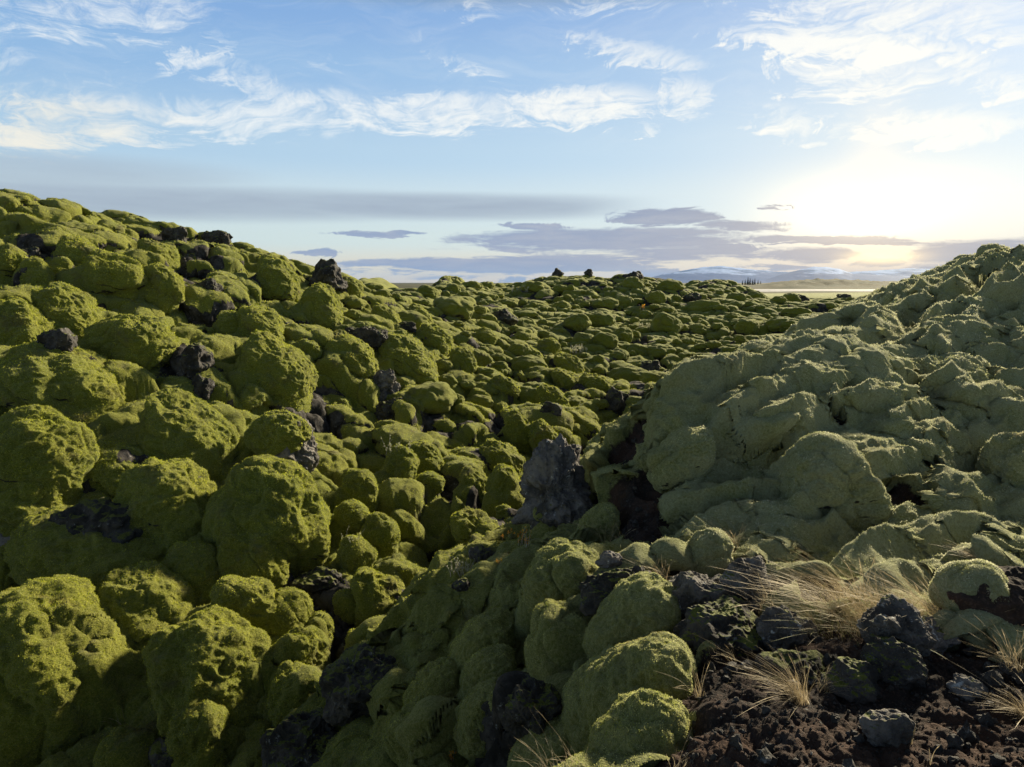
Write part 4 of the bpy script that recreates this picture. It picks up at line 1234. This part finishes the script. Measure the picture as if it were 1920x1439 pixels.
# ------------------------------------------------------------------ the distance: road, conifers, snowy mountains
def strip(name, pts, width, z, mat):
    co, fa = [], []
    for i, p in enumerate(pts):
        a, b = pts[max(0, i - 1)], pts[min(len(pts) - 1, i + 1)]
        t = np.array(b, float) - np.array(a, float); t /= np.linalg.norm(t); n_ = np.array([-t[1], t[0]])
        for s, dz in ((-1.6, -.4), (-1, 0), (1, 0), (1.6, -.4)):
            q = np.array(p) + n_ * s * width / 2; co.append((q[0], q[1], z + dz))
        if i:
            for j in range(3): fa.append((4 * i - 4 + j, 4 * i - 3 + j, 4 * i + 1 + j, 4 * i + j))
    return link(name, quads_mesh(name, np.array(co), np.array(fa), smooth=False), mat)


m_road, nt_, b_ = new_mat('pale_gravel', .8, .3)
ps_, g_ = position(nt_); nt_.links.new(mix(nt_, noise(nt_, ps_, 1.5, 4).step(.4, .6), (.34, .34, .36), (.44, .44, .46)).s, b_.inputs['Base Color'])
tag(strip('road', [(20, 128), (45, 122), (70, 118), (100, 116), (160, 118), (300, 135)], 9, PLAIN_Z + .42, m_road), kind='structure')

m_needle, nt_, b_ = new_mat('needles', .9, .1); b_.inputs['Base Color'].default_value = (.022, .040, .020, 1)
m_bark, nt_, b_ = new_mat('bark', .9, .1); b_.inputs['Base Color'].default_value = (.06, .045, .035, 1)
for i, (u, hh) in enumerate([(1392, 3.6), (1397, 4.4), (1402, 6.5), (1406, 5.5), (1411, 4.6), (1415, 5.4), (1421, 3.8), (1426, 3.2)]):
    p = at(u, 535, 520 + 12 * (i % 3)); root = empty('conifer', (p[0], p[1], PLAIN_Z - .3))
    tag(root, "dark conifer in the small clump on the far plain before the mountains", 'conifer', 'conifers in the clump on the far plain')
    co, fa = [], []; tube_path([(0, 0, 0), (0, 0, hh * .5), (0, 0, hh * .95)], .16, .03, co, fa, 6)
    link('trunk', quads_mesh('trunk', np.array(co), np.array(fa)), m_bark, root)
    co, fa = [], []
    for _ in range(420):
        t = rg.uniform(.08, 1.0); a = rg.uniform(0, 6.283); L = hh * .27 * (1 - t) * rg.uniform(.6, 1.1) + .15
        p0 = np.array([0, 0, hh * t]); d_ = np.array([math.cos(a), math.sin(a), -.28]); sd_ = np.array([-math.sin(a), math.cos(a), 0]) * (.10 + .22 * L)
        k0 = len(co); co += [p0, p0 + d_ * L * .55 - sd_, p0 + d_ * L, p0 + d_ * L * .55 + sd_]; fa.append((k0, k0 + 1, k0 + 2, k0 + 3))
    link('crown', quads_mesh('crown', np.array(co), np.array(fa), smooth=False), m_needle, root)

def range_(name, prof, D0, depth, seed, mat):
    """a mountain range: skyline given as (u, v), standing D0 away"""
    us = np.arange(prof[0][0], prof[-1][0] + 1, 1.6); vs = np.interp(us, [p[0] for p in prof], [p[1] for p in prof])
    nd = 60; co = np.zeros((nd, len(us), 3))
    s = np.linspace(-1, 1.0, nd)
    for j, t in enumerate(s):
        Yd = D0 + t * depth; xz = (us - 960) / F
        hgt = (530 - vs) / F * D0 + 8
        shape = (1 - abs(t) ** 1.25)
        q = np.c_[xz * D0, np.full(len(us), Yd), np.zeros(len(us))]
        rel = 1 + .26 * perlin(q, 900, seed) * (1 - shape * .85) + .12 * perlin(q, 300, seed + 1) * (1 - shape * .6) + .05 * perlin(q, 110, seed + 2)
        co[j, :, 0] = xz * Yd; co[j, :, 1] = Yd; co[j, :, 2] = PLAIN_Z - 6 + hgt * shape * rel
    a = np.arange(nd - 1)[:, None] * len(us); b = np.arange(len(us) - 1)[None]
    fa = np.stack([a + b, a + b + 1, a + len(us) + b + 1, a + len(us) + b], -1).reshape(-1, 4)
    o = link(name, quads_mesh(name, co.reshape(-1, 3), fa), mat); tag(o, kind='structure'); return o


def hazed_snow_mat(name, lo, hi):
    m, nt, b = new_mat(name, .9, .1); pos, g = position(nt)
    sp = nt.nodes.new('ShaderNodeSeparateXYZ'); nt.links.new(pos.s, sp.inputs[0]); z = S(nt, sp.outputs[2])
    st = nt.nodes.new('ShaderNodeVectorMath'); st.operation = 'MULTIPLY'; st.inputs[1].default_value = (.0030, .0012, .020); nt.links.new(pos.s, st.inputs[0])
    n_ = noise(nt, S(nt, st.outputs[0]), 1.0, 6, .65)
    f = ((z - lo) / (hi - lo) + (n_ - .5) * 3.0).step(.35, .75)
    nt.links.new(mix(nt, f, (.010, .045, .19), (.27, .38, .66)).s, b.inputs['Base Color']); return m  # blue of haze and shade is put into the rock and snow colours


range_('mountains', [(1150, 531), (1195, 526), (1240, 515), (1290, 506), (1330, 500), (1350, 499), (1390, 504), (1440, 509), (1500, 511), (1560, 512), (1620, 508), (1700, 505), (1800, 505), (1960, 503), (2200, 508), (2500, 525)], 9000, 2200, 3, hazed_snow_mat('distant_hazed_snow', 60, 200))
range_('mountains', [(1380, 531), (1430, 525), (1455, 516), (1490, 507), (1520, 501), (1540, 501), (1565, 505), (1590, 514), (1650, 516), (1720, 519), (1850, 520), (2100, 524), (2400, 530)], 6500, 1400, 8, hazed_snow_mat('near_hazed_snow', 50, 130))

# ------------------------------------------------------------------ air
bm = bmesh.new(); bmesh.ops.create_cube(bm, size=1.0)
me = bpy.data.meshes.new('haze'); bm.to_mesh(me); bm.free()
hz = bpy.data.objects.new('haze', me); C.objects.link(hz); hz['kind'] = 'stuff'
hz.location = (0, 0, 85); hz.scale = (31000, 31000, 230)
mh_ = bpy.data.materials.new('haze'); mh_.use_nodes = True; nt_ = mh_.node_tree; nt_.nodes.clear()
ov = nt_.nodes.new('ShaderNodeOutputMaterial'); pv = nt_.nodes.new('ShaderNodeVolumePrincipled')
pv.inputs['Color'].default_value = (.18, .46, 1.0, 1); pv.inputs['Density'].default_value = 3e-5; pv.inputs['Anisotropy'].default_value = 0.0
nt_.links.new(pv.outputs[0], ov.inputs['Volume']); me.materials.append(mh_)
